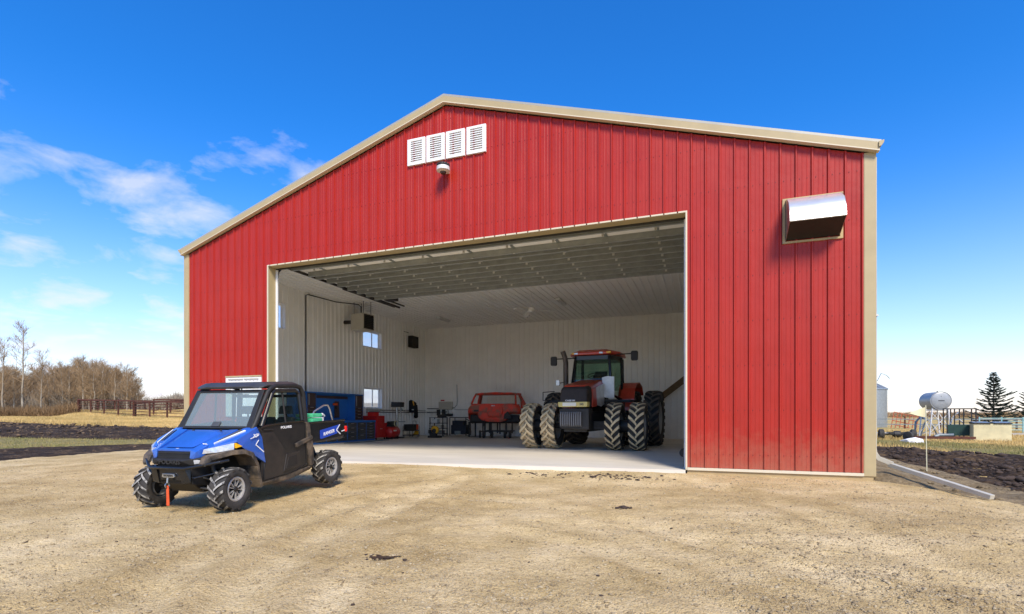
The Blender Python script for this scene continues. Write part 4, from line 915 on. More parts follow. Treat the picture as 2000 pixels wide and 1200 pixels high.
# nose
sec = lambda y, hw, z0, z1, k=.72: [(s*hw, y, z0) for s in (-1, 1)]+[(s*hw, y, z1-.16) for s in (-1, 1)]+[(s*hw*k, y, z1) for s in (-1, 1)]
mb = MB(); mb.hull([(s*.40, -1.34, 1.42) for s in (-1, 1)]+[(s*.46, -1.30, 1.60) for s in (-1, 1)]+[(s*.43, -1.20, 1.98) for s in (-1, 1)]+[(s*.36, -1.14, 2.09) for s in (-1, 1)]+[(s*.50, -.80, 1.42) for s in (-1, 1)]+[(s*.50, -.80, 2.06) for s in (-1, 1)]+[(s*.40, -.8, 2.14) for s in (-1, 1)])
ns = mb.build('nose_grille', mat('nose_black', (.038, .026, .018), .7, 0, .3, 10), tr, bevel=.06)
mb = MB(); mb.hull([(s*.37, -1.165, 2.09) for s in (-1, 1)]+[(s*.45, -.85, 2.08) for s in (-1, 1)]+[(s*.36, -.7, 2.21) for s in (-1, 1)]+[(s*.30, -1.08, 2.135) for s in (-1, 1)]+[(s*.50, 1.0, 2.22) for s in (-1, 1)]+[(s*.38, 1.0, 2.44) for s in (-1, 1)]+[(s*.50, 1.0, 1.9) for s in (-1, 1)]+[(s*.49, -.79, 1.95) for s in (-1, 1)])
hd = mb.build('hood', 'trred', tr, bevel=.06)
mb = MB(); mb.hull([(s*.47, -.79, 1.45) for s in (-1, 1)]+[(s*.47, -.79, 1.94) for s in (-1, 1)]+[(s*.48, 1.0, 1.5) for s in (-1, 1)]+[(s*.48, 1.0, 1.9) for s in (-1, 1)]); mb.build('engine_bay', 'dkmet', tr, bevel=.02)
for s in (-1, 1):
    mb = MB(); mb.hull([(s*x, y, z) for y, z in ((-.30, 2.08), (-.12, 1.50), (.45, 1.46), (.90, 1.55), (.95, 2.30), (.1, 2.16)) for x in (.49, .508)]); mb.build('side_panel', mat('panel_sky_sheen', (.72, .73, .71), .3, .1, .3, 5), tr, bevel=.01)  # side panel's near-white colour imitates the sky reflecting in it
    mb = MB(); mb.hull([(s*x, y, z) for y, z in ((-.79, 2.0), (-.14, 1.46), (-.79, 1.42), (-.32, 2.08)) for x in (.485, .51)]); mb.build('side_trim', 'trred', tr, bevel=.01)
MB().hull([(x, y, z) for y in (.90, .93) for x, z in ((.44, 1.80), (.86, 1.74), (.86, 2.52), (.62, 2.55), (.42, 2.50))]).build('sky_reflection_panel', mat('sky_reflection_pale', (.74, .76, .75), .25, .1, .2, 6), tr, bevel=.01)  # added pale panel imitates sky reflected in the lower windscreen corner
text('CASE IH', .07, 'wht', ns, (-.08, -1.338, 1.625), (R(92), 0, 0), ext=.003, sx=1.3)
mb = MB(); mb.hull([(s*.47, -1.345, 1.425) for s in (-1, 1)]+[(s*.485, -1.335, 1.585) for s in (-1, 1)]+[(s*.51, -1.15, 1.43) for s in (-1, 1)]+[(s*.51, -1.15, 1.59) for s in (-1, 1)]); hl = mb.build('light_bar', mat('light_bar_yellow', (.62, .48, .14), .3), tr, bevel=.01)
MB().hull([(x, -1.352, z) for x in (-.33, .12) for z in (1.45, 1.565)]+[(x, -1.335, z) for x in (-.33, .12) for z in (1.45, 1.565)]).build('headlight', mat('headlight_lens', (.75, .72, .60), .15), hl, bevel=.004)
text('245', .09, 'drawer', hl, (.30, -1.352, 1.505), (R(90), 0, 0), ext=.003)
# front weight rack
mb = MB(); mb.hull([(x, y, z) for x, y, z in ((-.46, -1.30, 1.38), (.52, -1.30, 1.38), (-.44, -1.30, .74), (.52, -1.30, .70), (-.46, -.8, 1.38), (.52, -.8, 1.38), (-.4, -.8, .68), (.45, -.8, .68))]); wr = mb.build('front_bumper', 'black', tr, bevel=.03)
for k in range(10):
    x = -.40+k*.072; mb = MB(); mb.hull([(x+a, y, z) for a in (0, .045) for y, z in ((-1.37, 1.27), (-1.41, 1.18), (-1.41, .86), (-1.37, .80), (-1.28, .80), (-1.28, 1.27))]); mb.build('weight', 'slabw', wr) if False else mb.build('weight', mat('weight_grey', (.12, .12, .125), .5), wr, bevel=.006)
# cab (glass house)
def post(a, b, r=.045): return [a, b]
mb = MB(); fr_ = [(-.66, .95, 1.95), (-.64, 1.22, 3.26)]; 
for s in (-1, 1):
    mb.tube([(s*.64, .98, 1.95), (s*.70, 1.02, 2.35), (s*.62, 1.18, 3.30)], .055, 8)
    mb.tube([(s*.92, 2.0, 1.75), (s*.88, 2.05, 3.30)], .045, 8); mb.tube([(s*.80, 2.75, 1.9), (s*.78, 2.70, 3.30)], .06, 8)
    mb.tube([(s*.64, 1.0, 1.95), (s*.92, 1.6, 1.75), (s*.92, 2.0, 1.75)], .05, 8)
mb.hull([(x, y, z) for x in (-.62, .62) for y in (1.0, 1.08) for z in (1.5, 2.28)])
mb.hull([(s*.66, 1.15, 1.45) for s in (-1, 1)]+[(s*.95, 1.5, 1.45) for s in (-1, 1)]+[(s*.92, 2.8, 1.45) for s in (-1, 1)]+[(s*.66, 1.1, 1.72) for s in (-1, 1)]+[(s*.95, 1.6, 1.72) for s in (-1, 1)]+[(s*.9, 2.8, 1.8) for s in (-1, 1)])
mb.hull([(s*.62, 1.15, 3.18) for s in (-1, 1)]+[(s*.88, 2.0, 3.18) for s in (-1, 1)]+[(s*.80, 2.75, 3.18) for s in (-1, 1)]+[(s*.62, 1.15, 3.32) for s in (-1, 1)]+[(s*.88, 2.0, 3.32) for s in (-1, 1)]+[(s*.80, 2.75, 3.32) for s in (-1, 1)])
cab = mb.build('cab', 'blackg', tr, smooth=True)
mb = MB(); mb.add([(-.62, 1.03, 2.26), (.62, 1.03, 2.26), (.58, 1.19, 3.2), (-.58, 1.19, 3.2)], [(0, 1, 2, 3)]); mb.build('windscreen', 'cglass', cab, fix=False)
for s in (-1, 1):
    mb = MB(); mb.add([(s*.66, 1.06, 1.95), (s*.93, 1.98, 1.78), (s*.88, 2.04, 3.2), (s*.62, 1.2, 3.2)], [(0, 1, 2, 3)]); mb.build('door_glass', 'cglass', cab, fix=False)
    mb = MB(); mb.add([(s*.92, 2.08, 2.1), (s*.80, 2.7, 2.1), (s*.78, 2.68, 3.2), (s*.88, 2.1, 3.2)], [(0, 1, 2, 3)]); mb.build('side_glass', 'cglass', cab, fix=False)
mb = MB(); mb.add([(-.78, 2.76, 2.1), (.78, 2.76, 2.1), (.76, 2.72, 3.2), (-.76, 2.72, 3.2)], [(0, 1, 2, 3)]); mb.build('rear_glass', 'cglass', cab, fix=False)
mb = MB(); mb.hull([(s*.60, .98, 3.34) for s in (-1, 1)]+[(s*.66, .98, 3.44) for s in (-1, 1)]+[(s*.92, 1.5, 3.34) for s in (-1, 1)]+[(s*.94, 1.55, 3.46) for s in (-1, 1)]+[(s*.92, 2.8, 3.34) for s in (-1, 1)]+[(s*.88, 2.8, 3.50) for s in (-1, 1)]+[(s*.5, 1.25, 3.545) for s in (-1, 1)]+[(s*.6, 2.6, 3.59) for s in (-1, 1)])
rf = mb.build('roof', 'trred', tr, bevel=.03)
for x, w in ((-.50, .12), (.42, .12)):
    MB().box(x-w, x+w*.1, .955, 1.0, 3.36, 3.43).build('work_light', 'lens', rf, bevel=.008)
for x in (-.66, .62): MB().hull([(x+a, y, z) for a in (-.06, .10) for y in (.97, 1.05) for z in (3.37, 3.44)]).build('marker_light', 'amberd' if False else 'amber', rf, bevel=.01)
mb = MB(); mb.lathe([(0, .07), (.05, .06), (.06, 0)], 'z', (.02, 1.5, 3.55), 14); mb.lathe([(0, .05), (.04, .04), (.05, 0)], 'z', (.30, 1.35, 3.54), 14); mb.build('antenna_domes', 'whitep', rf, smooth=True)
# cab inside
mb = MB(); mb.hull([(x, y, z) for x in (-.26, .26) for y in (2.0, 2.5) for z in (2.05, 2.2)]); mb.hull([(x, y, z) for x in (-.24, .24) for y, z in ((2.42, 2.2), (2.55, 2.2), (2.5, 2.85), (2.6, 2.85))]); mb.build('seat', 'seat', tr, bevel=.03)
mb = MB(); c = Vector((-.02, 1.55, 2.62)); rt = Euler((R(28), 0, 0)).to_matrix()
mb.tube([c+rt@Vector((.24*math.cos(a), .24*math.sin(a), 0)) for a in np.linspace(0, 2*math.pi, 25)], .018, 6, caps=False)
for a in (R(90), R(210), R(330)): mb.tube([c, c+rt@Vector((.24*math.cos(a), .24*math.sin(a), 0))], .014, 6)
mb.tube([c, (-.02, 1.3, 2.2)], .04, 8); mb.hull([(x, y, z) for x in (-.2, .2) for y in (1.1, 1.35) for z in (2.0, 2.4)]); mb.build('steering_wheel', 'black', tr, smooth=True)
# exhaust, mirrors, fenders, platform, steps
mb = MB(); mb.tube([(-.88, .78, 1.6), (-.88, .78, 3.05), (-.90, .74, 3.25), (-.96, .66, 3.46)], .09, 14); mb.tube([(-.45, .6, 2.0), (-.88, .78, 2.0)], .06, 8); mb.build('exhaust', mat('exhaust_steel', (.11, .09, .075), .5, .5, .3, 6), tr, smooth=True)
for s, xx, zz in ((-1, -1.42, 3.16), (1, 1.54, 3.24)):
    mb = MB(); mb.hull([(xx+a, y, zz+b) for a, b in ((-.12, -.13), (.12, -.13), (-.12, .13), (.12, .13), (-.09, .17), (.09, .17), (-.09, -.17), (.09, -.17)) for y in (.98, 1.08)]); mo = mb.build('mirror', 'black', tr, bevel=.02)
    MB().tube([(s*.62, 1.2, 3.26), (s*.95, 1.08, zz+.08), (xx, 1.04, zz+.08)], .02, 8).build('mirror_arm', 'black', mo)
for s in (-1, 1):
    mb = MB(); A = [(1.75, 1.35), (1.78, 1.75), (2.0, 2.15), (2.35, 2.35), (3.0, 2.42), (3.6, 2.30), (3.9, 2.0)]
    for (y0, z0), (y1, z1) in zip(A, A[1:]): mb.hull([(s*x, y, z+dz_) for x in (.82, 1.40) for (y, z) in ((y0, z0), (y1, z1)) for dz_ in (0, -.05)])
    for (y0, z0), (y1, z1) in zip(A, A[1:]): mb.hull([(s*x, y, z) for x in (.80, .85) for (y, z) in ((y0, z0), (y1, z1))]+[(s*.82, 2.9, 1.4)])
    mb.build('rear_fender', 'trred', tr, bevel=.015)
    mb = MB(); mb.box(min(s*.55, s*1.45), max(s*.55, s*1.45), .7, 1.5, 1.62, 1.70); mb.box(min(s*1.15, s*1.45), max(s*1.15, s*1.45), .9, 1.3, 1.28, 1.32); mb.box(min(s*1.15, s*1.45), max(s*1.15, s*1.45), .9, 1.3, .95, .99)
    for y in (.9, 1.27): mb.box(s*1.15-.015, s*1.15+.015, y, y+.03, .95, 1.62)
    mb.build('step_platform', 'black', tr, bevel=.01)
mb = MB(); mb.tube([(-1.45, .75, 1.7), (-1.75, .75, 1.7), (-1.75, .75, 2.0), (-1.3, .75, 2.02)], .018, 6); mb.tube([(-1.05, .5, 2.3), (-.88, .6, 2.35)], .015, 6); mb.build('hand_rail', 'black', tr)
MB().box(-1.15, -1.02, .45, .53, 2.22, 2.42).build('side_work_light', 'lens', tr, bevel=.01)

# ------------------------------------------------------------------ workshop contents
def wheelset(mb, c, r, w, axis='x', mi=0): mb.lathe([(-w/2, r*.5), (-w/2, r*.9), (-w*.3, r), (w*.3, r), (w/2, r*.9), (w/2, r*.5), (w/2, 0)], axis, c, 20, mi); mb.lathe([(-w/2, r*.5), (-w/2, 0)], axis, c, 20, mi)
# blue workbench with hutch along the left wall: local x out from wall, y along wall
bench = thing('workbench', 'long blue steel workbench with drawers and tall hutch on the left wall', 'workbench', (.24, 3.95, 0))
BL = 4.6
fr = MB(); fr.box(0, .76, 0, BL, .0, .06); fr.box(0, .80, -.02, BL+.02, .84, .92); fr.box(0, .05, 0, BL, .06, .84)
ny = 7
for k in range(ny+1): y = k*BL/ny; fr.box(.05, .77, y-.02, y+.02, .06, .84)
f0 = fr.build('base_cabinet', 'toolblue', bench, bevel=.005)
for k in range(ny):
    y0, y1 = k*BL/ny+.03, (k+1)*BL/ny-.03; nd = [3, 5, 3, 4, 4, 3, 6][k]; hs = .76/nd
    for j in range(nd):
        d = MB().box(.70, .775, y0, y1, .07+j*hs+.006, .07+(j+1)*hs-.004).build('drawer', 'drawer', bench, bevel=.003)
        MB().box(.776, .80, (y0+y1)/2-.09, (y0+y1)/2+.09, .07+(j+.72)*hs, .07+(j+.72)*hs+.022).build('handle', 'steel', d)
hu = MB(); HL = BL-.42
hu.box(0, .03, 0, HL, .92, 2.05); hu.box(.03, .42, 0, .03, .92, 2.05); hu.box(.03, .42, HL-.03, HL, .92, 2.05); hu.box(0, .44, -.01, HL+.01, 2.05, 2.09)
for y in (.62, 1.12, 3.6): hu.box(.03, .42, y-.015, y+.015, .92, 2.05)
hu.build('hutch', 'toolblue', bench, bevel=.004)
for (y0, y1) in ((.64, 1.10), (3.62, HL-.04)):
    dd = MB().box(.36, .43, y0, y1, 1.52, 2.03).build('cabinet_door', 'drawb', bench, bevel=.003)
    MB().box(.432, .44, y0+.04, y0+.10, 1.56, 2.0).build('hinge_strip', 'steel', dd)
    for j in range(4):
        d = MB().box(.36, .43, y0, y1, .94+j*.143, .94+j*.143+.135).build('drawer', 'drawb', bench, bevel=.003)
        MB().box(.431, .45, (y0+y1)/2-.09, (y0+y1)/2+.09, 1.03+j*.143, 1.05+j*.143).build('handle', 'steel', d)
MB().box(.031, .045, 1.14, 3.58, 1.86, 1.98).build('tool_rail', 'drawb', bench)
# tools on the back panel
t = thing('cordless_drill', 'orange and black cordless drill hanging on the blue hutch', 'drill', (.34, 6.62, 1.62)); 
MB().hull([(x, y, z) for x in (-.03, .03) for y in (-.13, .13) for z in (-.04, .05)]).build('drill_body', 'orange', t, bevel=.01); MB().box(-.025, .025, .02, .08, -.20, -.03).build('grip', 'black', t, bevel=.006)
t = thing('apron', 'dark brown shop apron hanging inside the blue hutch', 'apron', (.30, 6.75, 1.75)); MB().hull([(x, y, z) for x in (0, .03) for y, z in ((-.14, 0), (.14, 0), (-.16, -.72), (.17, -.70))]).build('cloth', 'drawb', t, bevel=.01)
t = tag(MB().box(.30, .33, 5.33, 5.37, 1.35, 1.88).build('steel_ruler', 'steel', bevel=.003), 'bright steel rule hanging on the blue hutch', 'ruler')
t = tag(MB().hull([(x, y, z) for x in (.31, .34) for y, z in ((5.14, 1.2), (5.26, 1.2), (5.17, 1.8), (5.22, 1.8))]).build('pipe_wrench', 'toolred', bevel=.006), 'dark red pipe wrench hanging at the left of the hutch panel', 'wrench')
# red tool cabinet
rc = thing('tool_cabinet', 'red rolling tool cabinet at the right end of the workbench', 'tool cabinet', (.28, 8.60, 0))
b = MB(); b.box(0, .80, 0, .62, .10, 1.12); b.box(.0, .78, .62, .86, .10, .78); b.build('cabinet_body', 'toolred', rc, bevel=.01)
for k in range(3): MB().box(.80, .815, .03, .59, .80+k*.10, .89+k*.10).build('drawer', 'toolred', rc, bevel=.003)
for y in (.03, .32): d = MB().box(.80, .815, y, y+.27, .14, .78).build('cabinet_door', 'toolred', rc, bevel=.003); MB().box(.816, .83, y+(.20 if y < .1 else .02), y+(.25 if y < .1 else .07), .50, .53).build('knob', 'steel', d)
for x in (.1, .7):
    for y in (.08, .75): b = MB(); wheelset(b, (x, y, .05), .05, .03, 'y'); b.build('castor', 'black', rc, smooth=True)
tb = thing('toolbox', 'bright red toolbox with dark lid on the tool cabinet', 'toolbox', (.62, 8.52, 1.12)); MB().box(0, .36, 0, .38, 0, .16).build('box', mat('bright_red', (.62, .02, .015), .4), tb, bevel=.01); MB().box(.0, .34, .1, .5, .165, .21).build('lid', 'dkmet', tb, bevel=.01)
# air compressor
ac = thing('air_compressor', 'red horizontal air compressor on the floor beside the tool cabinet', 'compressor', (1.15, 9.75, 0))
b = MB(); b.lathe([(-.42, 0), (-.42, .12), (-.36, .22), (-.28, .27), (.28, .27), (.36, .22), (.42, .12), (.42, 0)], 'y', (0, 0, .34), 28); b.build('tank', 'toolred', ac, smooth=True)
b = MB(); b.hull([(x, y, z) for x in (-.15, .15) for y in (-.35, .05) for z in (.60, .68)]); b.lathe([(-.10, .12), (.10, .12), (.10, 0)], 'y', (0, -.22, .74), 16); b.hull([(x, y, z) for x in (-.09, .09) for y in (.0, .22) for z in (.6, .86)]); b.build('motor', 'dkmet', ac, smooth=True)
b = MB(); b.lathe([(-.03, .15), (.03, .15)], 'x', (.16, .1, .74), 20); b.build('pulley_guard', 'boxc', ac, smooth=True); MB().box(.27, .28, -.30, -.05, .38, .44).build('label_plate', 'whitep', ac)
b = MB(); 
for y in (-.25, .25): b.box(-.18, .18, y-.03, y+.03, .0, .12)
b.build('feet', 'black', ac)
# drill press
dp = thing('drill_press', 'grey pillar drill press standing against the ribbed wall', 'drill press', (.80, 10.70, 0))
b = MB(); b.hull([(x, y, z) for x in (-.25, .3) for y in (-.22, .22) for z in (0, .06)]); b.build('base', 'dkmet', dp, bevel=.01)
MB().tube([(0, 0, .05), (0, 0, 1.75)], .045, 14).build('column', 'steel', dp, smooth=True)
MB().hull([(x, y, .80+dz_) for x in (-.05, .38) for y in (-.2, .2) for dz_ in (0, .035)]).build('table', 'galvd', dp, bevel=.008)
b = MB(); b.hull([(x, y, z) for x, y, z in ((-.28, -.15, 1.55), (.32, -.17, 1.55), (-.28, .15, 1.55), (.32, .17, 1.55), (-.26, -.13, 1.82), (.32, -.20, 1.80), (-.26, .13, 1.82), (.32, .20, 1.80))]); b.build('head', 'dkmet', dp, bevel=.03)
b = MB(); b.tube([(.22, 0, 1.56), (.22, 0, 1.18), (.22, 0, 1.06)], .04, 10, r2=.012); b.tube([(.2, .12, 1.45), (.3, .30, 1.32)], .012, 6); b.lathe([(-.05, .05), (.05, .05)], 'y', (.1, .24, 1.45), 12); b.build('spindle', 'galv', dp, smooth=True)
# welder on cart
wc = thing('welder_cart', 'black welding machine on a low trolley left of the hanging jacket', 'welder', (1.05, 11.55, 0))
b = MB(); b.box(-.25, .35, -.33, .33, .10, .14); b.box(-.25, .35, -.33, .33, .34, .37)
for x in (-.24, .33):
    for y in (-.32, .31): b.box(x, x+.02, y, y+.02, .05, .60)
b.tube([(.34, -.28, .60), (.34, -.30, .85), (.34, .0, .85), (.34, .02, .60)], .012, 6); b.build('trolley', 'dkmet', wc)
MB().box(-.22, .32, -.26, .30, .38, .68).build('welder_case', 'black', wc, bevel=.015)
MB().box(.325, .335, .06, .26, .40, .66).build('control_panel', 'orange', wc); MB().hull([(x, y, z) for x in (.1, .32) for y, z in ((.1, .15), (.30, .15), (.30, .33))]).build('torch', 'yellow', wc)
for x in (-.2, .3):
    for y in (-.28, .28): b = MB(); wheelset(b, (x, y, .05), .05, .04, 'y'); b.build('castor', 'steel', wc, smooth=True)
# jacket on hook
jk = thing('work_jacket', 'black work jacket hanging on the ribbed wall near the corner', 'jacket', (.27, 13.1, 2.02))
b = MB(); b.hull([(0, -.42, -.08), (.10, -.36, -.02), (.0, .18, -.12), (.18, .1, -.2), (.02, -.45, -.72), (.16, -.40, -.72), (.02, .22, -.70), (.2, .1, -.66)]); b.build('torso', 'fabric', jk, bevel=.03)
b = MB(); b.hull([(.05, .02, -.25), (.18, .20, -.3), (.05, .30, -.35), (.04, .02, -1.02), (.16, .06, -1.06), (.05, .36, -.98), (.16, .3, -1.0)]); b.build('sleeve', 'fabric', jk, bevel=.03)
MB().hull([(.165, y, z) for y, z in ((-.26, -.12), (-.19, -.10), (-.12, -.34), (-.18, -.35))]+[(.12, y, z) for y, z in ((-.26, -.12), (-.19, -.10), (-.12, -.34), (-.18, -.35))]).build('strap', 'yellow', jk); MB().box(.165, .172, -.38, -.08, -.60, -.55).build('reflective_stripe', 'whitep', jk)
# pipe rack rails on the walls
for z, lab in ((1.40, 'upper thin steel pipe rail running along the left wall'), (1.30, 'lower thin steel pipe rail running along the left wall')):
    tag(MB().tube([(.27, 8.9, z), (.27, 14.5, z-.01)], .018, 8).build('pipe_rail', 'dkmet', smooth=True), lab, 'pipe rail')
tag(MB().tube([(.35, 14.54, 1.52), (1.15, 14.54, 1.52)], .022, 8).build('pipe_rail', 'dkmet', smooth=True), 'short grey pipe on the back wall left of the electric panel', 'pipe')
tag(MB().tube([(.35, 14.50, 1.30), (1.65, 14.50, 1.33)], .03, 8).build('pipe_rail', 'galvd', smooth=True), 'grey pipe on the back wall below the electric panel', 'pipe')
# electrical panel
ep = thing('electric_panel', 'pale grey electric panel box on the back wall', 'panel', (1.13, 14.46, 1.47)); MB().box(0, .86, 0, .12, 0, .44).build('panel_box', 'beige', ep, bevel=.01); MB().box(.03, .83, -.008, .0, .03, .41).build('panel_door', 'beige', ep, bevel=.004)
MB().tube([(.86, .06, .10), (1.0, .07, .12), (1.12, .08, .25), (1.14, .08, .5), (1.12, .08, 1.4)], .018, 8).build('conduit', 'galvd', ep, smooth=True)
MB().tube([(.86, .06, .06), (1.1, .07, -.02), (2.6, .08, -.03)], .014, 8).build('conduit', 'galvd', ep, smooth=True)
MB().tube([(.55, .06, 0), (.62, .06, -.2), (.50, .06, -.38), (.35, .06, -.4)], .012, 8).build('cable', 'black', ep, smooth=True)
tag(MB().box(1.22, 1.45, 14.55, 14.575, 1.95, 2.02).build('wall_sign', 'toolred', bevel=.002), 'tiny red sign above the electric panel', 'sign')
# chop saw, carts in the corner
cs = thing('chop_saw', 'chop saw with yellow blade guard standing on the floor in the corner', 'saw', (2.45, 11.6, 0))
MB().hull([(x, y, z) for x in (-.30, .30) for y in (-.2, .25) for z in (0, .10)]).build('saw_base', 'black', cs, bevel=.01)
b = MB(); b.lathe([(-.05, .0), (-.05, .20), (.05, .20), (.05, 0)], 'y', (0.02, 0, .40), 30); b.xf(Matrix.Identity(4)); b.build('blade_guard', 'yellow', cs, smooth=True)
b = MB(); b.lathe([(-.07, .0), (-.07, .11), (-.05, .11)], 'y', (.0, 0, .36), 20); b.hull([(x, y, z) for x in (-.34, -.05) for y in (-.05, .15) for z in (.22, .40)]); b.hull([(x, y, z) for x in (-.25, .10) for y in (-.07, .1) for z in (.1, .26)]); b.build('saw_motor', 'dkmet', cs, smooth=True)
ct_ = thing('shelf_cart', 'black metal shelf trolley with white boxes beside the chop saw', 'trolley', (1.9, 13.1, 0))
b = MB()
for x in (-.45, .32):
    for y in (-.25, .25): b.box(x, x+.04, y, y+.04, .04, 1.02)
for z in (.12, .42, .70, 1.0): b.box(-.47, .38, -.27, .30, z, z+.03)
b.build('shelf_frame', 'black', ct_)
for i, (x, z, w, h) in enumerate(((-.3, .73, .28, .2), (-.05, .45, .3, .18), (.0, .15, .3, .18), (-.35, .45, .22, .12))): MB().box(x, x+w, -.24, .1, z, z+h).build('box', ['whitep', 'beige', 'galvd', 'drawb'][i], ct_, bevel=.008)
for x in (-.4, .35):
    b = MB(); wheelset(b, (x, -.2, .05), .05, .04, 'y'); b.build('castor', 'steel', ct_, smooth=True)
vs_ = thing('bench_vise', 'black bench vise and machine head on top of the shelf trolley', 'vise', (2.0, 13.0, 1.03)); b = MB(); b.hull([(x, y, z) for x in (-.10, .35) for y in (-.12, .12) for z in (0, .16)]); b.hull([(x, y, z) for x in (-.15, -.02) for y in (-.1, .1) for z in (.1, .42)]); b.hull([(x, y, z) for x in (.16, .30) for y in (-.1, .1) for z in (.1, .42)]); b.hull([(x, y, z) for x in (.3, .75) for y in (-.1, .1) for z in (.05, .20)]); b.build('vise_body', 'black', vs_, bevel=.015)
gen = thing('generator', 'dark wheeled generator with coiled hose on the back wall', 'generator', (2.95, 13.6, 0))
b = MB(); b.hull([(x, y, z) for x in (-.45, .42) for y in (-.3, .3) for z in (.12, .62)]); b.hull([(x, y, z) for x in (-.40, .25) for y in (-.25, .25) for z in (.6, .85)]); b.build('generator_body', mat('navy_cover', (.012, .016, .028), .6, 0, .3, 5), gen, bevel=.03)
b = MB()
for x in (-.5, .45):
    for y in (-.32, .30): b.tube([(x, y, .05), (x, y, 1.02)], .022, 6)
b.box(-.52, .50, -.34, .33, 1.0, 1.04); b.tube([(.45, -.3, .95), (.75, -.3, .80), (.85, -.3, .70)], .02, 6); b.build('stand_frame', 'black', gen)
b = MB(); b.tube([(.62+.16*math.cos(a), -.36, .26+.22*math.sin(a)) for a in np.linspace(0, 2*math.pi*1.95, 40)], .014, 6); b.build('hose', 'black', gen, smooth=True); MB().box(-.2, .15, -.35, -.30, .12, .30).build('vent_panel', 'galvd', gen)
# wheels of corner box frame
bf = thing('angle_frame', 'empty black square steel frame standing under the car shell', 'frame', (3.68, 13.0, 0)); b = MB()
b.box(0, .07, 0, .07, 0, .80); b.box(.90, .97, 0, .07, 0, .80); b.box(.07, .90, 0, .07, .73, .80); b.box(.07, .90, .01, .06, .0, .03); b.box(0, .07, .8, .87, 0, .80); b.box(.90, .97, .8, .87, 0, .80); b.box(.07, .90, .8, .87, .73, .80)
b.build('frame', 'dkmet', bf, bevel=.004)
# car shell
sh_ = thing('car_shell', 'rusty red stripped car cab shell with empty window openings', 'car shell', (5.42, 12.3, 0), rz=R(5))
b = MB()
cowl = [(-1.38, .0, 1.46), (-1.30, -.15, 1.62), (-1.02, -.1, 1.74), (1.05, -.1, 1.74), (1.30, -.12, 1.58), (1.42, 0, 1.44)]
b.hull([(s*1.38, 0, 1.50) for s in (-1, 1)]+[(s*1.32, -.20, 1.30) for s in (-1, 1)]+[(s*1.38, 0, 1.22) for s in (-1, 1)]+[(s*1.08, -.16, 1.74) for s in (-1, 1)]+[(s*1.30, .30, 1.66) for s in (-1, 1)]+[(s*1.36, .3, 1.2) for s in (-1, 1)])
b.hull([(-.85, -.20, 1.40), (.80, -.20, 1.40), (-.75, -.22, 1.0), (.75, -.22, .95), (-.3, -.18, .82), (.45, -.18, .80), (-.85, .1, 1.4), (.8, .1, 1.4), (-.75, .1, .9), (.75, .1, .9)])
b.hull([(-.2, -.19, 1.72), (.5, -.19, 1.72), (-.3, -.3, 1.3), (.55, -.3, 1.3), (-.2, -.29, 1.05), (.4, -.29, 1.05), (-.3, 0, 1.0), (.5, 0, 1.0)])
sb_ = b.build('firewall', 'rust', sh_, bevel=.07)
MB().box(-.06, .12, -.235, -.2, 1.60, 1.64).build('data_plate', 'whitep', sb_)
MB().hull([(x, y, z) for x, z in ((-1.0, 1.42), (-.75, 1.42), (-.72, 1.32), (-.98, 1.32)) for y in (-.19, -.215)]).build('vent_hole', 'dkmet', sb_)
MB().hull([(x, y, z) for x, z in ((.62, 1.22), (.78, 1.34), (.95, 1.12), (.98, .98), (.55, .95)) for y in (-.18, -.225)]).build('rust_hole', 'black', sb_, bevel=.01)
b = MB()
for s in (-1, 1):
    b.hull([(s*1.36, y, z) for y, z in ((0, 1.46), (1.7, 1.48), (1.7, .85), (.2, .85), (0, 1.1))]+[(s*1.42, y, z) for y, z in ((.1, 1.35), (1.6, 1.35), (1.6, .95), (.2, .95))])
b.build('side_panel', 'rust', sh_, bevel=.06)
b = MB()
for s in (-1, 1):
    b.tube([(s*1.16, -.08, 1.70), (s*1.10, .12, 2.02), (s*1.04, .28, 2.22)], .05, 8); b.tube([(s*1.20, 1.0, 1.50), (s*1.16, 1.05, 1.9), (s*1.05, 1.0, 2.22)], .06, 8); b.hull([(s*1.30, y, z) for y, z in ((1.2, 1.4), (1.7, 1.4), (1.6, 1.7))]+[(s*1.05, y, z) for y, z in ((1.1, 2.22), (1.4, 2.22))])
    b.tube([(s*1.04, .28, 2.22), (s*1.05, 1.3, 2.24)], .055, 8)
b.tube([(-1.04, .28, 2.22), (0, .24, 2.27), (1.04, .28, 2.22)], .05, 8)
b.build('pillar', 'rust', sh_, smooth=True)
b = MB(); b.hull([(s*1.04, .27, 2.22) for s in (-1, 1)]+[(s*1.06, 1.4, 2.22) for s in (-1, 1)]+[(s*.8, .35, 2.30) for s in (-1, 1)]+[(s*.8, 1.3, 2.31) for s in (-1, 1)]+[(s*1.04, .27, 2.19) for s in (-1, 1)]+[(s*1.06, 1.4, 2.19) for s in (-1, 1)]); b.build('roof', 'rust', sh_, bevel=.03)
b = MB(); b.hull([(s*1.28, y, z) for s in (-1, 1) for y, z in ((0, .84), (1.7, .84), (1.7, .76), (.1, .74), (.1, 1.18))]); b.build('floor_pan', 'black', sh_, bevel=.03)
MB().hull([(s*.9, y, z) for s in (-1, 1) for y, z in ((1.62, 1.5), (1.68, 1.5), (1.62, 1.72), (1.66, 1.72))]).build('rear_bulkhead', 'rust', sh_)
st = thing('body_dolly', 'black wheeled steel dolly carrying the red car shell', 'dolly', (5.42, 12.3, 0), rz=R(5))
b = MB(); 
for x in (-.62, -.18, .28, .62): b.box(x-.03, x+.03, .1, .16, .20, .80); b.box(x-.03, x+.03, 1.2, 1.26, .2, .78)
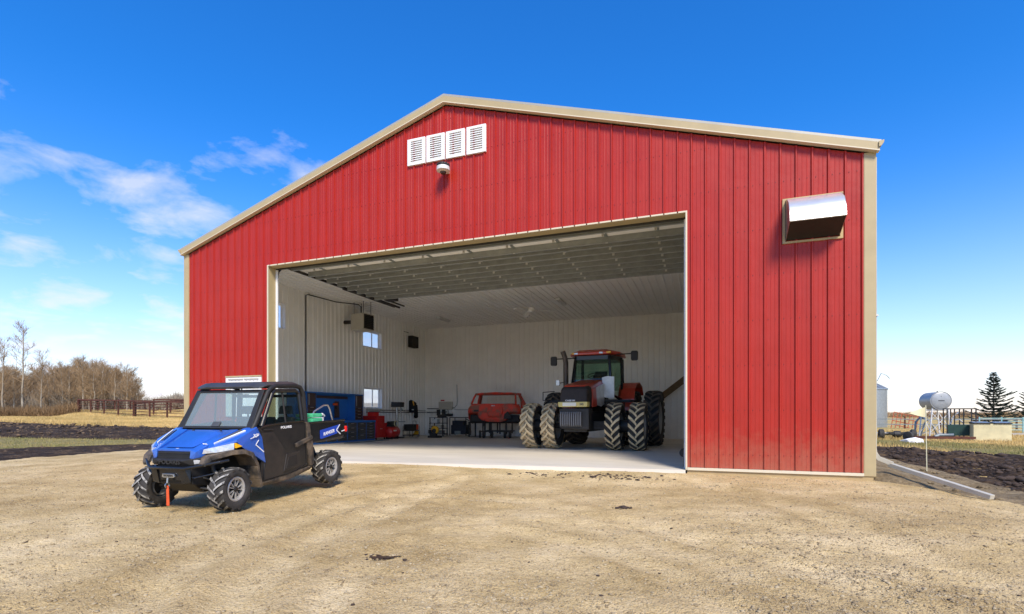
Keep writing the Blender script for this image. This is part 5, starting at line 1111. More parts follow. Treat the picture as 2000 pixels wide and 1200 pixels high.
b.box(-.75, .75, .1, .16, .30, .36); b.box(-.75, .75, 1.2, 1.26, .30, .36); b.box(-.7, -.64, .16, 1.2, .30, .36); b.box(.64, .7, .16, 1.2, .30, .36); b.tube([(-.55, -.12, .42), (-.40, -.20, .95)], .02, 6); b.build('dolly_frame', 'dkmet', st)
for (x, y) in ((-.50, -.15), (-.75, .05), (-.20, .35), (.55, .1), (.80, .15)):
    b = MB(); wheelset(b, (0, 0, 0), .19, .12, 'x'); w_ = b.build('wheel', 'rubber', st, smooth=True, loc=(x, y, .19)); w_.rotation_euler = (0, 0, R(20))
    b = MB(); b.lathe([(.062, .085), (.07, .06), (.07, 0)], 'x', n=16); b.build('rim', 'yellow' if x == -.5 else 'dkmet', w_, smooth=True)
tag(MB().hull([(6.3+a, 12.0+c_, z) for a in (0, .07) for c_ in (0, .05) for z in (0, .03)]).build('red_rag', 'toolred', bevel=.01), 'tiny red scrap lying on the concrete floor', 'scrap')
# leaning plank and items right
tag(MB().hull([(x, y, z) for x, z in ((12.3, 1.35), (12.48, 1.12), (15.6, 3.55), (15.45, 3.80)) for y in (13.9, 13.96)]).build('wood_plank', 'wood', bevel=.004), 'brown wooden plank slanting up behind the tractor at the right', 'plank')
hr = thing('hose_reel', 'small black reel low on the right door jamb', 'reel', (14.83, .6, .32)); b = MB(); b.lathe([(-.06, 0), (-.06, .10), (.0, .10), (.0, .05), (.05, .05), (.05, .10), (.07, .10), (.07, 0)], 'y', n=20); b.build('drum', 'black', hr, smooth=True); MB().box(-.02, .04, -.02, .02, -.32, .0).build('bracket', 'dkmet', hr)
# low block on floor near bench
tag(MB().box(1.6, 1.75, 5.6, 8.6, .0, .04).build('steel_channel', 'galvd', bevel=.004), 'long flat steel channel on the floor before the workbench', 'channel')
# unit heater
ht = thing('unit_heater', 'beige unit heater with black louvre face hanging near the left wall', 'heater', (1.25, 7.35, 5.22), rz=R(-8))
MB().box(-.40, .32, -.35, .33, -.36, .36).build('casing', 'beige', ht, bevel=.015)
b = MB(); b.box(.321, .335, -.29, .27, -.31, .31)
for k in range(8): b.hull([(x, y, z) for y in (-.27, .25) for x, z in ((.33, -.28+k*.075), (.38, -.30+k*.075), (.38, -.285+k*.075), (.33, -.262+k*.075))])
b.build('louvre_face', 'black', ht)
b = MB(); b.tube([(-.4, -.1, .05), (-.68, -.12, .06), (-.98, -.14, .07)], .085, 12); b.lathe([(-.1, .13), (.02, .13)], 'x', (-.4, -.1, .05), 16); b.build('flue_pipe', 'dkmet', ht, smooth=True)
b = MB()
for x in (-.3, .25):
    for y in (-.25, .2): b.tube([(x, y, .36), (x, y, 1.1)], .012, 6)
b.build('hanger_rod', 'dkmet', ht)
tag(MB().tube([(.26, 4.95, .05), (.26, 4.95, 5.98), (.28, 5.05, 6.03), (.40, 6.6, 6.04), (1.1, 7.2, 6.0), (1.2, 7.25, 5.9), (1.2, 7.25, 5.6)], .022, 8).build('gas_pipe', 'black', smooth=True), 'black gas pipe rising up the left wall and over to the heater', 'pipe')
sp_ = thing('wall_speaker', 'black box speaker mounted high near the back left corner', 'speaker', (.28, 12.9, 5.15)); MB().box(0, .28, -.32, .32, -.32, .30).build('speaker_box', 'black', sp_, bevel=.01); b = MB(); b.lathe([(0, .2), (.02, .19), (.02, 0)], 'x', (.281, 0, 0), 24); b.build('cone', 'dkmet', sp_, smooth=True)
tag(MB().tube([(.27, 12.6, 5.6), (.29, 12.6, 5.62), (.27, 12.2, 5.62)], .015, 6).build('cable', 'black'), 'short black cable beside the wall speaker', 'cable')
for (x, y0, y1, lab) in ((2.35, 4.6, 8.1, 'long dark rail hung under the ceiling beside the heater, nearer the heater'), (2.85, 4.6, 8.1, 'long dark rail hung under the ceiling beside the heater, nearer the open door')):
    tag(MB().box(x-.03, x+.03, y0, y1, 5.95, 6.0).build('ceiling_rail', 'dkmet'), lab, 'rail')
op = thing('door_opener', 'dark motor unit of the door opener at the left end of the raised door', 'opener', (3.6, 5.9, 5.78)); MB().box(-.2, .25, -.15, .2, -.08, .14).build('motor_case', 'dkmet', op, bevel=.02); MB().box(.25, .6, 0.0, .03, .0, .04).build('rail', 'galv', op)
fn = thing('ceiling_fan', 'white ceiling fan hanging in the middle of the workshop', 'ceiling fan', (8.7, 8.3, 5.45))
MB().tube([(0, 0, .1), (0, 0, .68)], .02, 8).build('rod', 'whitep', fn, smooth=True); b = MB(); b.lathe([(-.10, 0), (-.10, .10), (-.05, .15), (.06, .15), (.10, .06), (.10, 0)], 'z', n=20); b.build('hub', 'whitep', fn, smooth=True)
for a in (R(5), R(125), R(245)):
    b = MB(); b.hull([(x, y, z-.12*x+y*.3) for x, y in ((.12, -.04), (.12, .04), (.95, -.10), (.95, .10)) for z in (.0, .015)]); b.xf(Matrix.Rotation(a, 4, 'Z')); b.build('blade', 'whitep', fn)
for i, (x, y, lab) in enumerate(((2.8, 11.9, 'white strip light on the ceiling toward the back left corner'), (9.5, 10.0, 'white strip light on the ceiling behind the fan'))):
    l_ = thing('strip_light', lab, 'ceiling light', (x, y, 6.06), rz=R(0)); MB().box(-.10, .10, -.6, .6, -.04, .04).build('fixture', 'whitep', l_, bevel=.01); b = MB(); b.tube([(-.04, -.55, -.055), (-.04, .55, -.055)], .018, 8); b.tube([(.04, -.55, -.055), (.04, .55, -.055)], .018, 8); b.build('tube', 'whitep', l_, smooth=True)

# ------------------------------------------------------------------ outside, right
dsp = thing('downspout', 'long cream downspout pipe lying out from the barn corner over the dirt', 'downspout', (0, 0, 0))
def rect_pipe(pts, w, h, mb):
    pts = [Vector(p) for p in pts]; rings = []
    for i, p in enumerate(pts):
        t = (pts[min(i+1, len(pts)-1)]-pts[max(i-1, 0)]).normalized(); a = t.cross(Vector((0, 0, 1)))
        a = Vector((1, 0, 0)) if a.length < .15 else a.normalized()
        b_ = t.cross(a).normalized(); rings.append([p+a*sx_*w/2+b_*sy_*h/2 for sx_, sy_ in ((-1, -1), (1, -1), (1, 1), (-1, 1))])
    N = len(rings); vs = [v for r_ in rings for v in r_]; fs = [(i*4+j, i*4+(j+1) % 4, (i+1)*4+(j+1) % 4, (i+1)*4+j) for i in range(N-1) for j in range(4)]
    mb.add(vs, fs+[(0, 3, 2, 1), tuple(N*4-4+j for j in range(4))]); return mb
b = MB(); rect_pipe([(18.62, .30, .21), (19.60, -1.12, -.155)], .10, .075, b); b.build('long_pipe', 'spout', dsp, bevel=.006)
b = MB(); rect_pipe([(18.37, .32, 6.2), (18.37, .32, .55), (18.38, .32, .42), (18.45, .32, .32), (18.66, .26, .225)], .07, .085, b); b.build('wall_pipe', 'spout', dsp, bevel=.006)
MB().box(18.325, 18.425, .26, .38, 3.1, 3.13).build('pipe_bracket', 'whitep', dsp)
fl = thing('marker_flag', 'thin marker pole with a pale yellow triangular flag stuck in the dirt', 'flag', (20.7, 4.7, -.36), rot=(0, R(-.8), 0))
MB().tube([(0, 0, 0), (0, 0, 1.78)], .011, 6).build('pole', mat('pole_cream', (.62, .58, .40), .6), fl, smooth=True)
b = MB(); n = 8; vs = []; 
for i in range(n+1):
    t_ = i/n; x = -.012-.36*t_; y = .03*math.sin(t_*5); zc = 1.58; hh = .115*(1-t_)
    vs += [(x, y, zc+hh+.04*(1-t_)-.0), (x, y, zc-hh-.0)]
fs = [(2*i, 2*i+1, 2*i+3, 2*i+2) for i in range(n)]; b.add(vs+[(v[0], v[1]+.004, v[2]) for v in vs], fs+[tuple(q+2*n+2 for q in reversed(f)) for f in fs]); b.build('pennant', 'flag', fl, fix=False)
# plastic bag
b = MB(); b.hull([(rng.normal(0, .30), rng.normal(0, .12), abs(rng.normal(0.12, .1))) for _ in range(26)]); tag(b.build('plastic_bag', 'bag', loc=(26.1, 22.4, -.42)), 'white plastic bag on the grass beneath the flag', 'bag')
# axle with two tyres
ax = thing('old_axle', 'old vehicle axle with two black wheels lying on the grass by the corner trim', 'axle', (27.35, 29.15, -.12), rz=R(-6))
b = MB(); b.tube([(-.82, 0, 0), (.86, 0, 0)], .06, 10); b.lathe([(-.28, .08), (-.15, .22), (.15, .22), (.28, .08)], 'x', n=18); b.hull([(x, y, z) for x in (-.45, .5) for y in (-.18, -.08) for z in (-.02, .14)]); b.hull([(x, y, z) for x in (-.5, -.4) for y in (-.5, .5) for z in (.08, .14)]); b.hull([(x, y, z) for x in (.4, .5) for y in (-.5, .5) for z in (.08, .14)]); b.build('axle_beam', 'dkmet', ax, smooth=True)
for s in (-1, 1):
    b = MB(); b.lathe([(-.14, .20), (-.15, .27), (-.11, .33), (.11, .33), (.15, .27), (.14, .20)], 'x', n=28); w_ = b.build('wheel', 'rubber', ax, smooth=True, loc=(s*.86, 0, 0)); b = MB(); b.lathe([(s*.10, .2), (s*.04, .12), (s*.06, 0)], 'x', n=20); b.build('rim', 'rustp', w_, smooth=True)
tb_ = thing('trailer_chassis', 'rusty low trailer frame with one small wheel lying under the tank stand', 'chassis', (28.2, 25.8, -.25), rz=R(8))
b = MB(); b.box(-1.2, 1.9, -.4, -.3, .0, .14); b.box(-1.2, 1.9, .3, .4, .0, .14)
for x in (-1.1, -.2, .8, 1.8): b.box(x, x+.1, -.3, .3, .02, .12)
b.build('frame', 'rustp', tb_)
b = MB(); b.lathe([(-.1, .0), (-.1, .24), (-.07, .30), (.07, .30), (.1, .24), (.1, 0)], 'x', n=24); w_ = b.build('wheel', 'rubber', tb_, smooth=True, loc=(-1.35, .0, .12)); w_.rotation_euler = (0, 0, R(25))
b = MB(); b.tube([(0, 0, .1), (.3, .1, .2), (.9, -.2, .22)], .10, 10); b.build('drum_pipe', 'galvd', tb_, smooth=True)
# fuel tank on stand
tk = thing('fuel_tank', 'grey horizontal fuel tank raised on a white braced stand', 'tank', (30.35, 30.9, 0), rz=R(4))
b = MB(); b.lathe([(-.03, 0), (-.03, .50), (0, .57), (.03, .60), (1.65, .60), (1.68, .57), (1.70, .48), (1.70, 0)], 'y', (0, 0, 2.12), 40); b.lathe([(-.01, .585), (-.01, .615), (.035, .615), (.035, .585)], 'y', (0, 0, 2.12), 40, closed=True); tb2 = b.build('drum', 'tank', tk, smooth=True)
MB().box(-.17, .18, -.045, -.03, 2.09, 2.14).build('nameplate', 'dkmet', tb2); b = MB(); b.lathe([(0, .04), (.06, .04), (.08, 0)], 'z', (0, .5, 2.71), 10); b.lathe([(.0, .02), (-.02, .02), (-.02, 0)], 'y', (0, -.03, 2.42), 10); b.build('filler_cap', 'dkmet', tb2, smooth=True)
b = MB()
for k in range(4):
    a = R(-150+k*40); b.tube([(.25*math.cos(a), -.032, 2.0+.0+.12*math.sin(a)), (.42*math.cos(a), -.032, 2.0+.28*math.sin(a))], .008, 5)
b.build('pressed_ribs', 'tank', tb2)
b = MB()
for y in (.1, 1.55):
    for s in (-1, 1): b.tube([(s*.45, y, 1.62), (s*.62, y, -.45)], .045, 8)
    b.tube([(-.50, y, 1.48), (.50, y, 1.48)], .035, 8); b.tube([(-.52, y, 1.35), (.60, y, -.1)], .022, 6); b.tube([(.52, y, 1.35), (-.60, y, -.1)], .022, 6)
for s in (-1, 1): b.tube([(s*.48, .1, 1.4), (s*.60, 1.55, .1)], .022, 6); b.tube([(s*.60, .1, .1), (s*.48, 1.55, 1.4)], .022, 6); b.tube([(s*.48, .1, 1.48), (s*.48, 1.55, 1.48)], .03, 6)
b.build('stand_leg', 'whitep', tk, smooth=True)
hz = thing('grey_pipe_trestle', 'grey bent pipe trestle left of the tank stand', 'trestle', (30.2, 32.6, -.45)); b = MB()
b.tube([(-.45, 0, 0), (-.25, 0, .8), (-.1, 0, 1.2), (.1, 0, 1.2), (.3, 0, .8), (.6, 0, 0)], .05, 8); b.tube([(-.6, .5, .0), (-.55, .5, 1.1), (-.3, .5, 1.4), (0, .4, 1.35)], .07, 8); b.tube([(-.3, 0, .3), (.3, 0, .7)], .03, 6); b.build('trestle_pipe', 'galvd', hz, smooth=True)
# chute
cg = thing('cattle_chute', 'dark green steel cattle chute between the tank stand and cream box', 'cattle chute', (30.7, 28.9, -.42), rz=R(-8))
b = MB()
for x in (-.72, -.35, .10, .70):
    for y in (0, .9): b.box(x-.03, x+.03, y-.03, y+.03, 0, 1.98)
for y in (0, .9): b.box(-.75, .73, y-.03, y+.03, 1.94, 2.0)
b.box(-.75, -.69, 0, .9, 1.94, 2.0); b.box(.67, .73, 0, .9, 1.94, 2.0)
for z in (1.1, 1.35, 1.6): b.box(-.35, .7, -.015, .015, z, z+.04); 
cf = b.build('chute_frame', 'black', cg)
MB().box(-.69, .67, -.05, -.03, .25, .95).build('lower_panel', 'dkgreen', cg, bevel=.004)
b = MB(); b.tube([(-.5, .2, 1.0), (-.35, .2, 1.5), (-.1, .2, 1.75)], .04, 6); b.tube([(.2, .3, 1.0), (-.05, .3, 1.3), (-.3, .3, 1.2)], .04, 6); b.lathe([(-.04, .12), (.04, .12)], 'y', (-.55, .1, 1.35), 14); b.build('head_gate', 'whitep', cg, smooth=True)
# cream box
bx = thing('feed_box', 'long cream painted box with black lids beside the cattle chute', 'box', (30.95, 28.0, -.42), rz=R(-9))
MB().box(0, 1.75, 0, .9, 0, 1.03).build('box', 'boxc', bx, bevel=.01)
for x0 in (-.02, .95):
    b = MB(); b.hull([(x, y, z) for x in (x0, x0+.83) for y, z in ((-.06, 1.035), (.92, 1.035), (-.06, 1.09), (.92, 1.14))]); ld = b.build('lid', 'black', bx, bevel=.01); MB().hull([(x, y, z) for x in (x0+.02, x0+.81) for y, z in ((-.02, 1.10), (.90, 1.15), (-.02, 1.105), (.90, 1.165))]).build('lid_sheet', 'galv', ld)
# teal pipe fence
tf = thing('pipe_fence', 'pale teal pipe livestock fence with horizontal rails at far right', 'fence', (38.2, 45.2, -.45), rz=R(-5))
for z in (1.30, 1.05, .80, .55, .30): MB().tube([(0 if z > 1.2 else 1.9, 0, z), (11, 0, z)], .035, 6).build('rail', 'teal', tf, smooth=True)
for x in (.0, 1.5, 2.9, 5.0, 7.5, 10): MB().tube([(x, 0, -.1), (x, 0, 1.42)], .05, 8).build('post', 'teal', tf, smooth=True)
# wooden field fence
wf = thing('wire_fence', 'weathered wooden rail fence across the field behind the tank', 'fence', (36, 60, -.45), rz=R(-8))
for k in range(9): MB().box(-2+k*3.2, -1.85+k*3.2, -.07, .07, 0, 1.3+.1*(k % 2)).build('post', 'rustp', wf)
for z in (.45, 1.05): MB().box(-2, 24, -.1, -.07, z, z+.10).build('rail', 'galvd', wf)
og = thing('orange_gate_panel', 'orange livestock gate panels leaning beside the grain bin', 'gate', (36.7, 62.5, -.45), rot=(R(-18), R(14), 0))
b = MB()
for k in range(7): b.tube([(k*.42, 0, 0), (k*.42, 0, 2.1)], .05, 6)
for z in (.0, .5, 1.0, 1.5, 2.1): b.tube([(0, 0, z), (2.52, 0, z)], .05, 6)
b.build('gate_bars', 'ogate', og, smooth=True)
# grain bin
gb = thing('grain_bin', 'corrugated galvanised grain bin with conical roof behind the barn', 'grain bin', (34.5, 67.0, -.5))
b = MB(); pr = []
for k in range(0, 50): pr.append((k*.1, 3.0+(.02 if k % 2 else 0)))
b.lathe([(0, 0)]+pr, 'z', n=56); b.build('bin_wall', 'galv', gb, smooth=True)
b = MB(); b.lathe([(4.85, 3.12), (4.98, 3.10), (6.6, .35), (6.7, .35), (6.8, 0)], 'z', n=36); 
for k in range(24):
    a = 2*math.pi*k/24; b.tube([(3.1*math.cos(a), 3.1*math.sin(a), 5.0), (.35*math.cos(a), .35*math.sin(a), 6.64)], .03, 4)
b.build('bin_roof', 'galv', gb)
MB().tube([(1.6, -1.5, 5.9), (2.0, -1.6, 6.9), (2.6, -1.6, 6.6), (2.9, -1.6, 6.2)], .05, 6).build('fill_pipe', 'galv', gb, smooth=True)

# corral at left
def corral(name, label, p0, p1, hgt, nrail, step, zoff=0, m='rustp'):
    dx, dy = p1[0]-p0[0], p1[1]-p0[1]; L = math.hypot(dx, dy); z0 = float(fieldh(np.array([p0[0]]), np.array([p0[1]]))[0])
    t = thing(name, label, 'corral fence', (p0[0], p0[1], z0-.05+zoff), rz=math.atan2(dy, dx)); n = max(1, round(L/step))
    z1 = float(fieldh(np.array([p1[0]]), np.array([p1[1]]))[0])-z0
    for k in range(n+1):
        h = hgt*(1+.06*rng.random()); zz = z1*k/n; MB().box(k*L/n-.07, k*L/n+.07, -.07, .07, zz-.3, zz+h).build('post', m, t)
    for j in range(nrail):
        z = hgt*(j+1)/nrail-.08; w = .09 if j == nrail-1 else .028
        MB().add([(0, -w, z-w), (0, w, z-w), (0, w, z+w), (0, -w, z+w), (L, -w, z1+z-w), (L, w, z1+z-w), (L, w, z1+z+w), (L, -w, z1+z+w)], [(0,1,2,3),(7,6,5,4),(0,4,5,1),(1,5,6,2),(2,6,7,3),(3,7,4,0)]).build('rail', m, t)
    return t
corral('corral_fence', 'front rusty pipe corral fence with many posts, left of the barn', (-65.5, 34.2), (-34, 28.2), 1.95, 6, 3.9)
corral('corral_fence', 'rear rusty corral fence seen through the front one', (-66, 45), (-36, 40), 2.0, 5, 5.2)
corral('corral_fence', 'short rusty corral side fence joining front and rear at the left end', (-65.5, 34.4), (-68, 45), 1.8, 5, 2.8)
corral('corral_gate', 'middle rusty divider fence inside the corral', (-50, 31.6), (-53, 42.6), 1.8, 5, 2.8)
MB()
bk = MB(); bk.hull([(rng.normal(0, .35), rng.normal(0, .3), abs(rng.normal(.3, .2))) for _ in range(20)]); tag(bk.build('white_bucket', 'bag', loc=(-43, 35.5, .75), bevel=.05), 'white plastic tub standing inside the corral', 'tub')

# ------------------------------------------------------------------ trees
def branch_mesh(seed, H, r0, nb, spread, twigs, tl, pale):
    rnd = random.Random(seed); T = MB(); Cn = MB()
    p = Vector((0, 0, -.2)); pts = [p.copy()]; k = 9
    for i in range(k): p = p+Vector((rnd.uniform(-.12, .12), rnd.uniform(-.12, .12), H/k)); pts.append(p.copy())
    T.tube(pts, r0, 6, r2=.03, caps=False)
    for i in range(nb):
        t = .22+.76*(i/nb); q = pts[min(k, int(t*k))].lerp(pts[min(k, int(t*k)+1)], t*k % 1)
        a = rnd.uniform(0, 6.28); L = spread*(1.15-t)*rnd.uniform(.6, 1.3)+.5
        d = Vector((math.cos(a), math.sin(a), rnd.uniform(.5, 1.3))).normalized()
        q1 = q+d*L*.5; q2 = q1+(d+Vector((0, 0, .35))).normalized()*L*.5
        Cn.tube([q, q1, q2], .035*(1.2-t)+.01, 3, r2=.012, caps=False)
        for j in range(twigs):
            s = rnd.uniform(.2, 1); b0 = q.lerp(q1, s*2) if s < .5 else q1.lerp(q2, s*2-1)
            dd = (d*.6+Vector((rnd.uniform(-1, 1), rnd.uniform(-1, 1), rnd.uniform(-.1, 1.2)))).normalized()*tl*rnd.uniform(.5, 1.3)
            m1 = b0+dd*.55; Cn.tube([b0, m1, b0+dd+Vector((0, 0, .1))], .014, 3, r2=.006, caps=False)
            for _ in range(2): Cn.tube([m1, m1+(dd*.5+Vector((rnd.uniform(-.4, .4), rnd.uniform(-.4, .4), rnd.uniform(-.1, .4))))*.9], .010, 3, caps=False)
    return T, Cn
variants = []
for i in range(7):
    H = [8.6, 9.2, 7.8, 8.9, 7.2, 12.5, 13.5][i]; big = i >= 5
    T, Cn = branch_mesh(100+i, H, .15 if not big else .15, 26 if not big else 34, 2.3 if not big else 2.3, 12 if not big else 9, .95, 0)
    variants.append((T, Cn))
def plant_tree(i, x, y, s, rz, label, group, first):
    if i not in first:
        o = thing('aspen_tree', label, 'tree', (x, y, 0), rz, group); T, Cn = variants[i]
        T.build('trunk', 'barkp', o, fix=False); Cn.build('crown', 'twig', o, fix=False); first[i] = o
    else:
        o = copy_tree(first[i])
    z = float(fieldh(np.array([x]), np.array([y]))[0]); o.location = (x, y, z-.1); o.rotation_euler = (0, 0, rz); o.scale = (s, s, s); o['label'] = label
    if group: o['group'] = group
    elif 'group' in o: del o['group']
    return o
first = {}
def camp(a, d): c, s = math.cos(R(YAW)), math.sin(R(YAW)); return CAM[0]+a*d*c-d*s, CAM[1]+a*d*s+d*c
rt_ = random.Random(5)
tops = [(-1.03, 1.0), (-.95, .98), (-.86, .93), (-.80, .98), (-.74, 1.0), (-.715, .80)]
for k in range(105):
    a = -1.06+.335*((k*.618) % 1); d = rt_.uniform(76, 108); x, y = camp(a, d)
    f = np.interp(a, [-1.06, -.93, -.87, -.80, -.76, -.735, -.72], [.98, .86, 1.0, .98, .86, .74, .58])
    plant_tree(rt_.randrange(5), x, y, f*d/86*rt_.uniform(.82, 1.04), rt_.uniform(0, 6.28), 'leafless grey-brown aspen crowded in the wood left of the barn', 'leafless aspens in the wood at the left', first)
for a, d, s, i, lab in ((-.99, 74, .90, 5, 'tall bare aspen rising above the wood at the left edge'), (-.955, 74, 1.0, 6, 'tallest bare aspen standing above the wood, second from the left edge'), (-.915, 76, .78, 5, 'tall thin bare aspen above the wood, rightmost of the tall ones')):
    x, y = camp(a, d); plant_tree(i, x, y, s, rt_.uniform(0, 6), lab, None, first)
# undergrowth
def twigmass(name, n, af, df, hf, m, label, w=.03, zf=fieldh):
    a = rng.uniform(*af, n); d = rng.uniform(*df, n); c, s = math.cos(R(YAW)), math.sin(R(YAW)); X = CAM[0]+a*d*c-d*s; Y = CAM[1]+a*d*s+d*c
    H = hf(a, d)*rng.uniform(.35, 1, n); th_ = rng.uniform(0, 6.28, n); lx, ly = rng.normal(0, .35, n)*H, rng.normal(0, .35, n)*H; Z = zf(X, Y)-.1+rng.uniform(0, .5, n)*H
    V = np.stack([np.stack([X-w*np.cos(th_), Y-w*np.sin(th_), Z], -1), np.stack([X+w*np.cos(th_), Y+w*np.sin(th_), Z], -1), np.stack([X+lx, Y+ly, Z+H*.8], -1)], 1).reshape(-1, 3)
    return tag(npmesh(name, V, np.arange(3*n).reshape(-1, 3), m), label, 'brush', kind='stuff')
twigmass('undergrowth', 26000, (-1.08, -.85), (70, 84), lambda a, d: 1.6+1.2*fbm(a*60, d*.3, 3), 'brush', 'reddish brown bare undergrowth at the foot of the wood', .035)
twigmass('undergrowth', 16000, (-1.08, -.735), (84, 110), lambda a, d: 5.+0*a, 'bark', 'dense grey stems deep inside the wood', .05)
twigmass('distant_wood', 20000, (-.76, -.52), (250, 330), lambda a, d: 8+4*fbm(a*40, d*.02, 3), 'bark', 'low distant bare wood on the rise between wood and barn', .18)
twigmass('distant_wood', 30000, (.66, 1.1), (280, 420), lambda a, d: 3.2+3*fbm(a*50, d*.02, 3), 'twig', 'low distant brown treeline on the horizon at the right', .2, lambda x, y: 0*x-.4)
# spruces
def spruce(x, y, H, lab, seed):
    rnd = random.Random(seed); z = float(fieldh(np.array([x]), np.array([y]))[0]); o = thing('spruce_tree', lab, 'tree', (x, y, z-.1))
    MB().tube([(0, 0, 0), (0, 0, H)], .16, 8, r2=.03).build('trunk', 'bark', o, smooth=True)
    V = []; Fc = []
    def blade(p, d, L, w):
        a = d.cross(Vector((rnd.uniform(-1, 1), rnd.uniform(-1, 1), rnd.uniform(-1, 1)))).normalized()*w; n = len(V); V.extend([p-a, p+a, p+d*L]); Fc.append((n, n+1, n+2))
    zz = H*.10
    while zz < H*.985:
        t = zz/H; Lb = (1-t)**.85*H*.40*rnd.uniform(.75, 1.15)+.10; nb = 7 if t < .7 else 5
        for k in range(nb):
            if rnd.random() < .12: continue
            a = 2*math.pi*k/nb+rnd.uniform(-.4, .4); L = Lb*rnd.uniform(.45, 1.25); d = Vector((math.cos(a), math.sin(a), .10+.35*t)); side = Vector((-math.sin(a), math.cos(a), 0)); m = int(26+L*85)
            for j in range(m):
                s = rnd.random()**.8; p = Vector((0, 0, zz+rnd.uniform(-.05, .05)))+d*L*s+Vector((0, 0, -.10*L*math.sin(s*3.1)))+side*rnd.uniform(-.5, .5)*L*.34*(1.1-s)*(.3+s)
                dd = (d*.8+side*rnd.uniform(-.9, .9)+Vector((0, 0, rnd.uniform(-.5, .15)))).normalized(); blade(p, dd, rnd.uniform(.12, .30), .035)
        zz += rnd.uniform(.16, .50)*(1-.3*t)
    b = MB(); b.v = [tuple(v) for v in V]; b.f = Fc; b.m = [0]*len(Fc); b.build('crown', 'spruce', o, fix=False)
spruce(51.8, 75.0, 7.4, 'dark spruce with drooping tiered branches behind the cream box', 3)
spruce(67.1, 99.2, 7.3, 'dark spruce cut by the right edge of the picture', 9)

# ------------------------------------------------------------------ light and sky
SD = Vector((-.38, .60, -.72)).normalized()     # direction the sunlight travels
el = math.asin(-SD.z); az = math.atan2(-SD.x, -SD.y)     # azimuth of the sun measured from +Y toward +X
sl = bpy.data.lights.new('sun', 'SUN'); sl.energy = 2.3; sl.angle = R(18); sl.color = (1, .89, .74)
so = bpy.data.objects.new('sun', sl); col.objects.link(so); so.rotation_euler = SD.to_track_quat('-Z', 'Y').to_euler()
w = bpy.data.worlds.new('World'); sc.world = w; w.use_nodes = True; nt = w.node_tree; nt.nodes.clear(); L = nt.links.new
out = nt.nodes.new('ShaderNodeOutputWorld'); bg = nt.nodes.new('ShaderNodeBackground'); bg.inputs[1].default_value = .125
sky = nt.nodes.new('ShaderNodeTexSky'); sky.sky_type = 'NISHITA'; sky.sun_disc = False; sky.sun_elevation = el; sky.sun_rotation = az; sky.air_density = 1.1; sky.dust_density = .3; sky.ozone_density = 2.5
hs = nt.nodes.new('ShaderNodeHueSaturation'); hs.inputs['Saturation'].default_value = 1.2; hs.inputs['Value'].default_value = 1.0; L(sky.outputs[0], hs.inputs['Color'])
gm = nt.nodes.new('ShaderNodeMix'); gm.data_type = 'RGBA'; gm.blend_type = 'MULTIPLY'; gm.inputs[0].default_value = 1; L(hs.outputs[0], gm.inputs[6]); TINT = gm.inputs[7]; L(gm.outputs[2], bg.inputs[0])
tc = nt.nodes.new('ShaderNodeTexCoord'); sx = nt.nodes.new('ShaderNodeSeparateXYZ'); L(tc.outputs['Generated'], sx.inputs[0])
def mth(op, a, b=None, c=None, clamp=False):
    n = nt.nodes.new('ShaderNodeMath'); n.operation = op; n.use_clamp = clamp
    for i, v in enumerate((a, b, c)):
        if v is None: continue
        if hasattr(v, 'links'): L(v, n.inputs[i])
        else: n.inputs[i].default_value = v
    return n.outputs[0]
dn = mth('ADD', mth('MAXIMUM', sx.outputs[2], 0.), .22)
cx = nt.nodes.new('ShaderNodeCombineXYZ'); L(mth('DIVIDE', sx.outputs[0], dn), cx.inputs[0]); L(mth('DIVIDE', sx.outputs[1], dn), cx.inputs[1]); cx.inputs[2].default_value = 8.3
n1 = nt.nodes.new('ShaderNodeTexNoise'); n1.inputs['Scale'].default_value = 4.6; n1.inputs['Detail'].default_value = 9; n1.inputs['Roughness'].default_value = .56; n1.inputs['Distortion'].default_value = .25; L(cx.outputs[0], n1.inputs['Vector'])
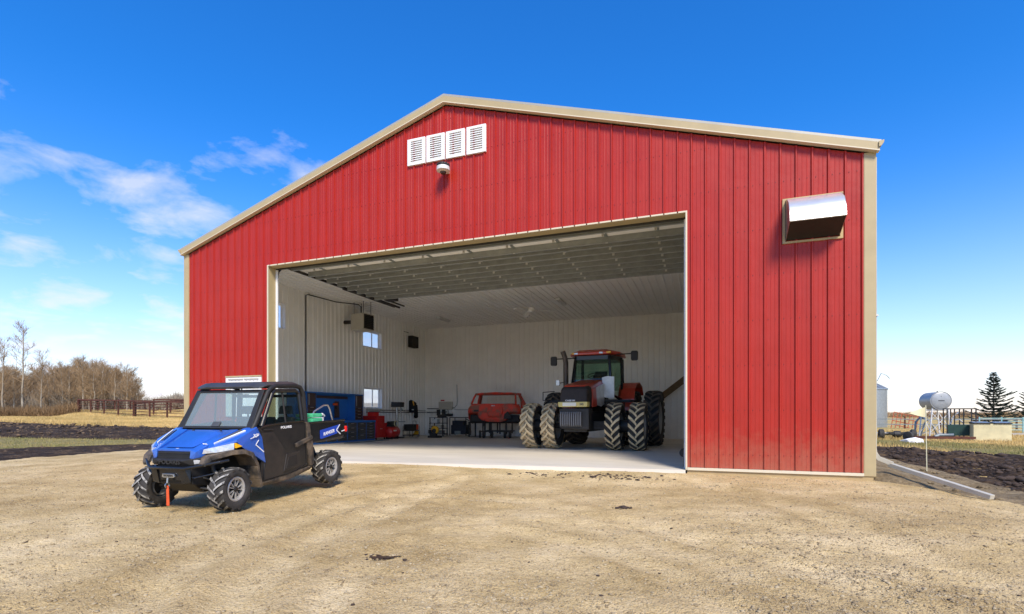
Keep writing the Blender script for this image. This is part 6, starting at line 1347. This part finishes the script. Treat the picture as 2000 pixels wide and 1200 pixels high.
# clouds thicken toward the left (west) and are absent high up and to the right
dirL = Vector((-1.0, .35, 0)).normalized()
dot = mth('ADD', mth('MULTIPLY', sx.outputs[0], dirL.x), mth('MULTIPLY', sx.outputs[1], dirL.y))
def ss(v, a, b):
    n = nt.nodes.new('ShaderNodeMapRange'); n.interpolation_type = 'SMOOTHSTEP'; n.inputs['From Min'].default_value = a; n.inputs['From Max'].default_value = b; L(v, n.inputs['Value']); return n.outputs[0]
tm = nt.nodes.new('ShaderNodeMix'); tm.data_type = 'RGBA'; L(ss(sx.outputs[2], -.05, .50), tm.inputs[0]); tm.inputs[6].default_value = (.76, .71, .84, 1); tm.inputs[7].default_value = (.13, .50, .83, 1); L(tm.outputs[2], TINT)
side = ss(dot, .30, .80); high = mth('SUBTRACT', 1., ss(sx.outputs[2], .30, .62))
amt = mth('MULTIPLY', side, high)
thr = mth('SUBTRACT', .74, mth('MULTIPLY', amt, .262))
cl = mth('MULTIPLY', mth('SUBTRACT', n1.outputs['Fac'], thr), 4.5, clamp=True)
cl = mth('MULTIPLY', mth('MULTIPLY', cl, .58), ss(amt, .05, .4))
hz_ = mth('MULTIPLY', mth('POWER', mth('SUBTRACT', 1., mth('MINIMUM', mth('MULTIPLY', mth('ABSOLUTE', sx.outputs[2]), 2.6), 1.)), 2.0), .48)
cl = mth('ADD', cl, hz_, clamp=True)
bg2 = nt.nodes.new('ShaderNodeBackground'); bg2.inputs[0].default_value = (.90, .88, 1.0, 1); bg2.inputs[1].default_value = .46
mxs = nt.nodes.new('ShaderNodeMixShader'); L(cl, mxs.inputs[0]); L(bg.outputs[0], mxs.inputs[1]); L(bg2.outputs[0], mxs.inputs[2]); L(mxs.outputs[0], out.inputs[0])
sc.view_settings.view_transform = 'Standard'; sc.view_settings.look = 'None'; sc.view_settings.gamma = 1; sc.view_settings.exposure = 1.27
sc.cycles.max_bounces = 14; sc.cycles.diffuse_bounces = 10; sc.cycles.glossy_bounces = 4; sc.cycles.transparent_max_bounces = 12; sc.cycles.sample_clamp_indirect = 6
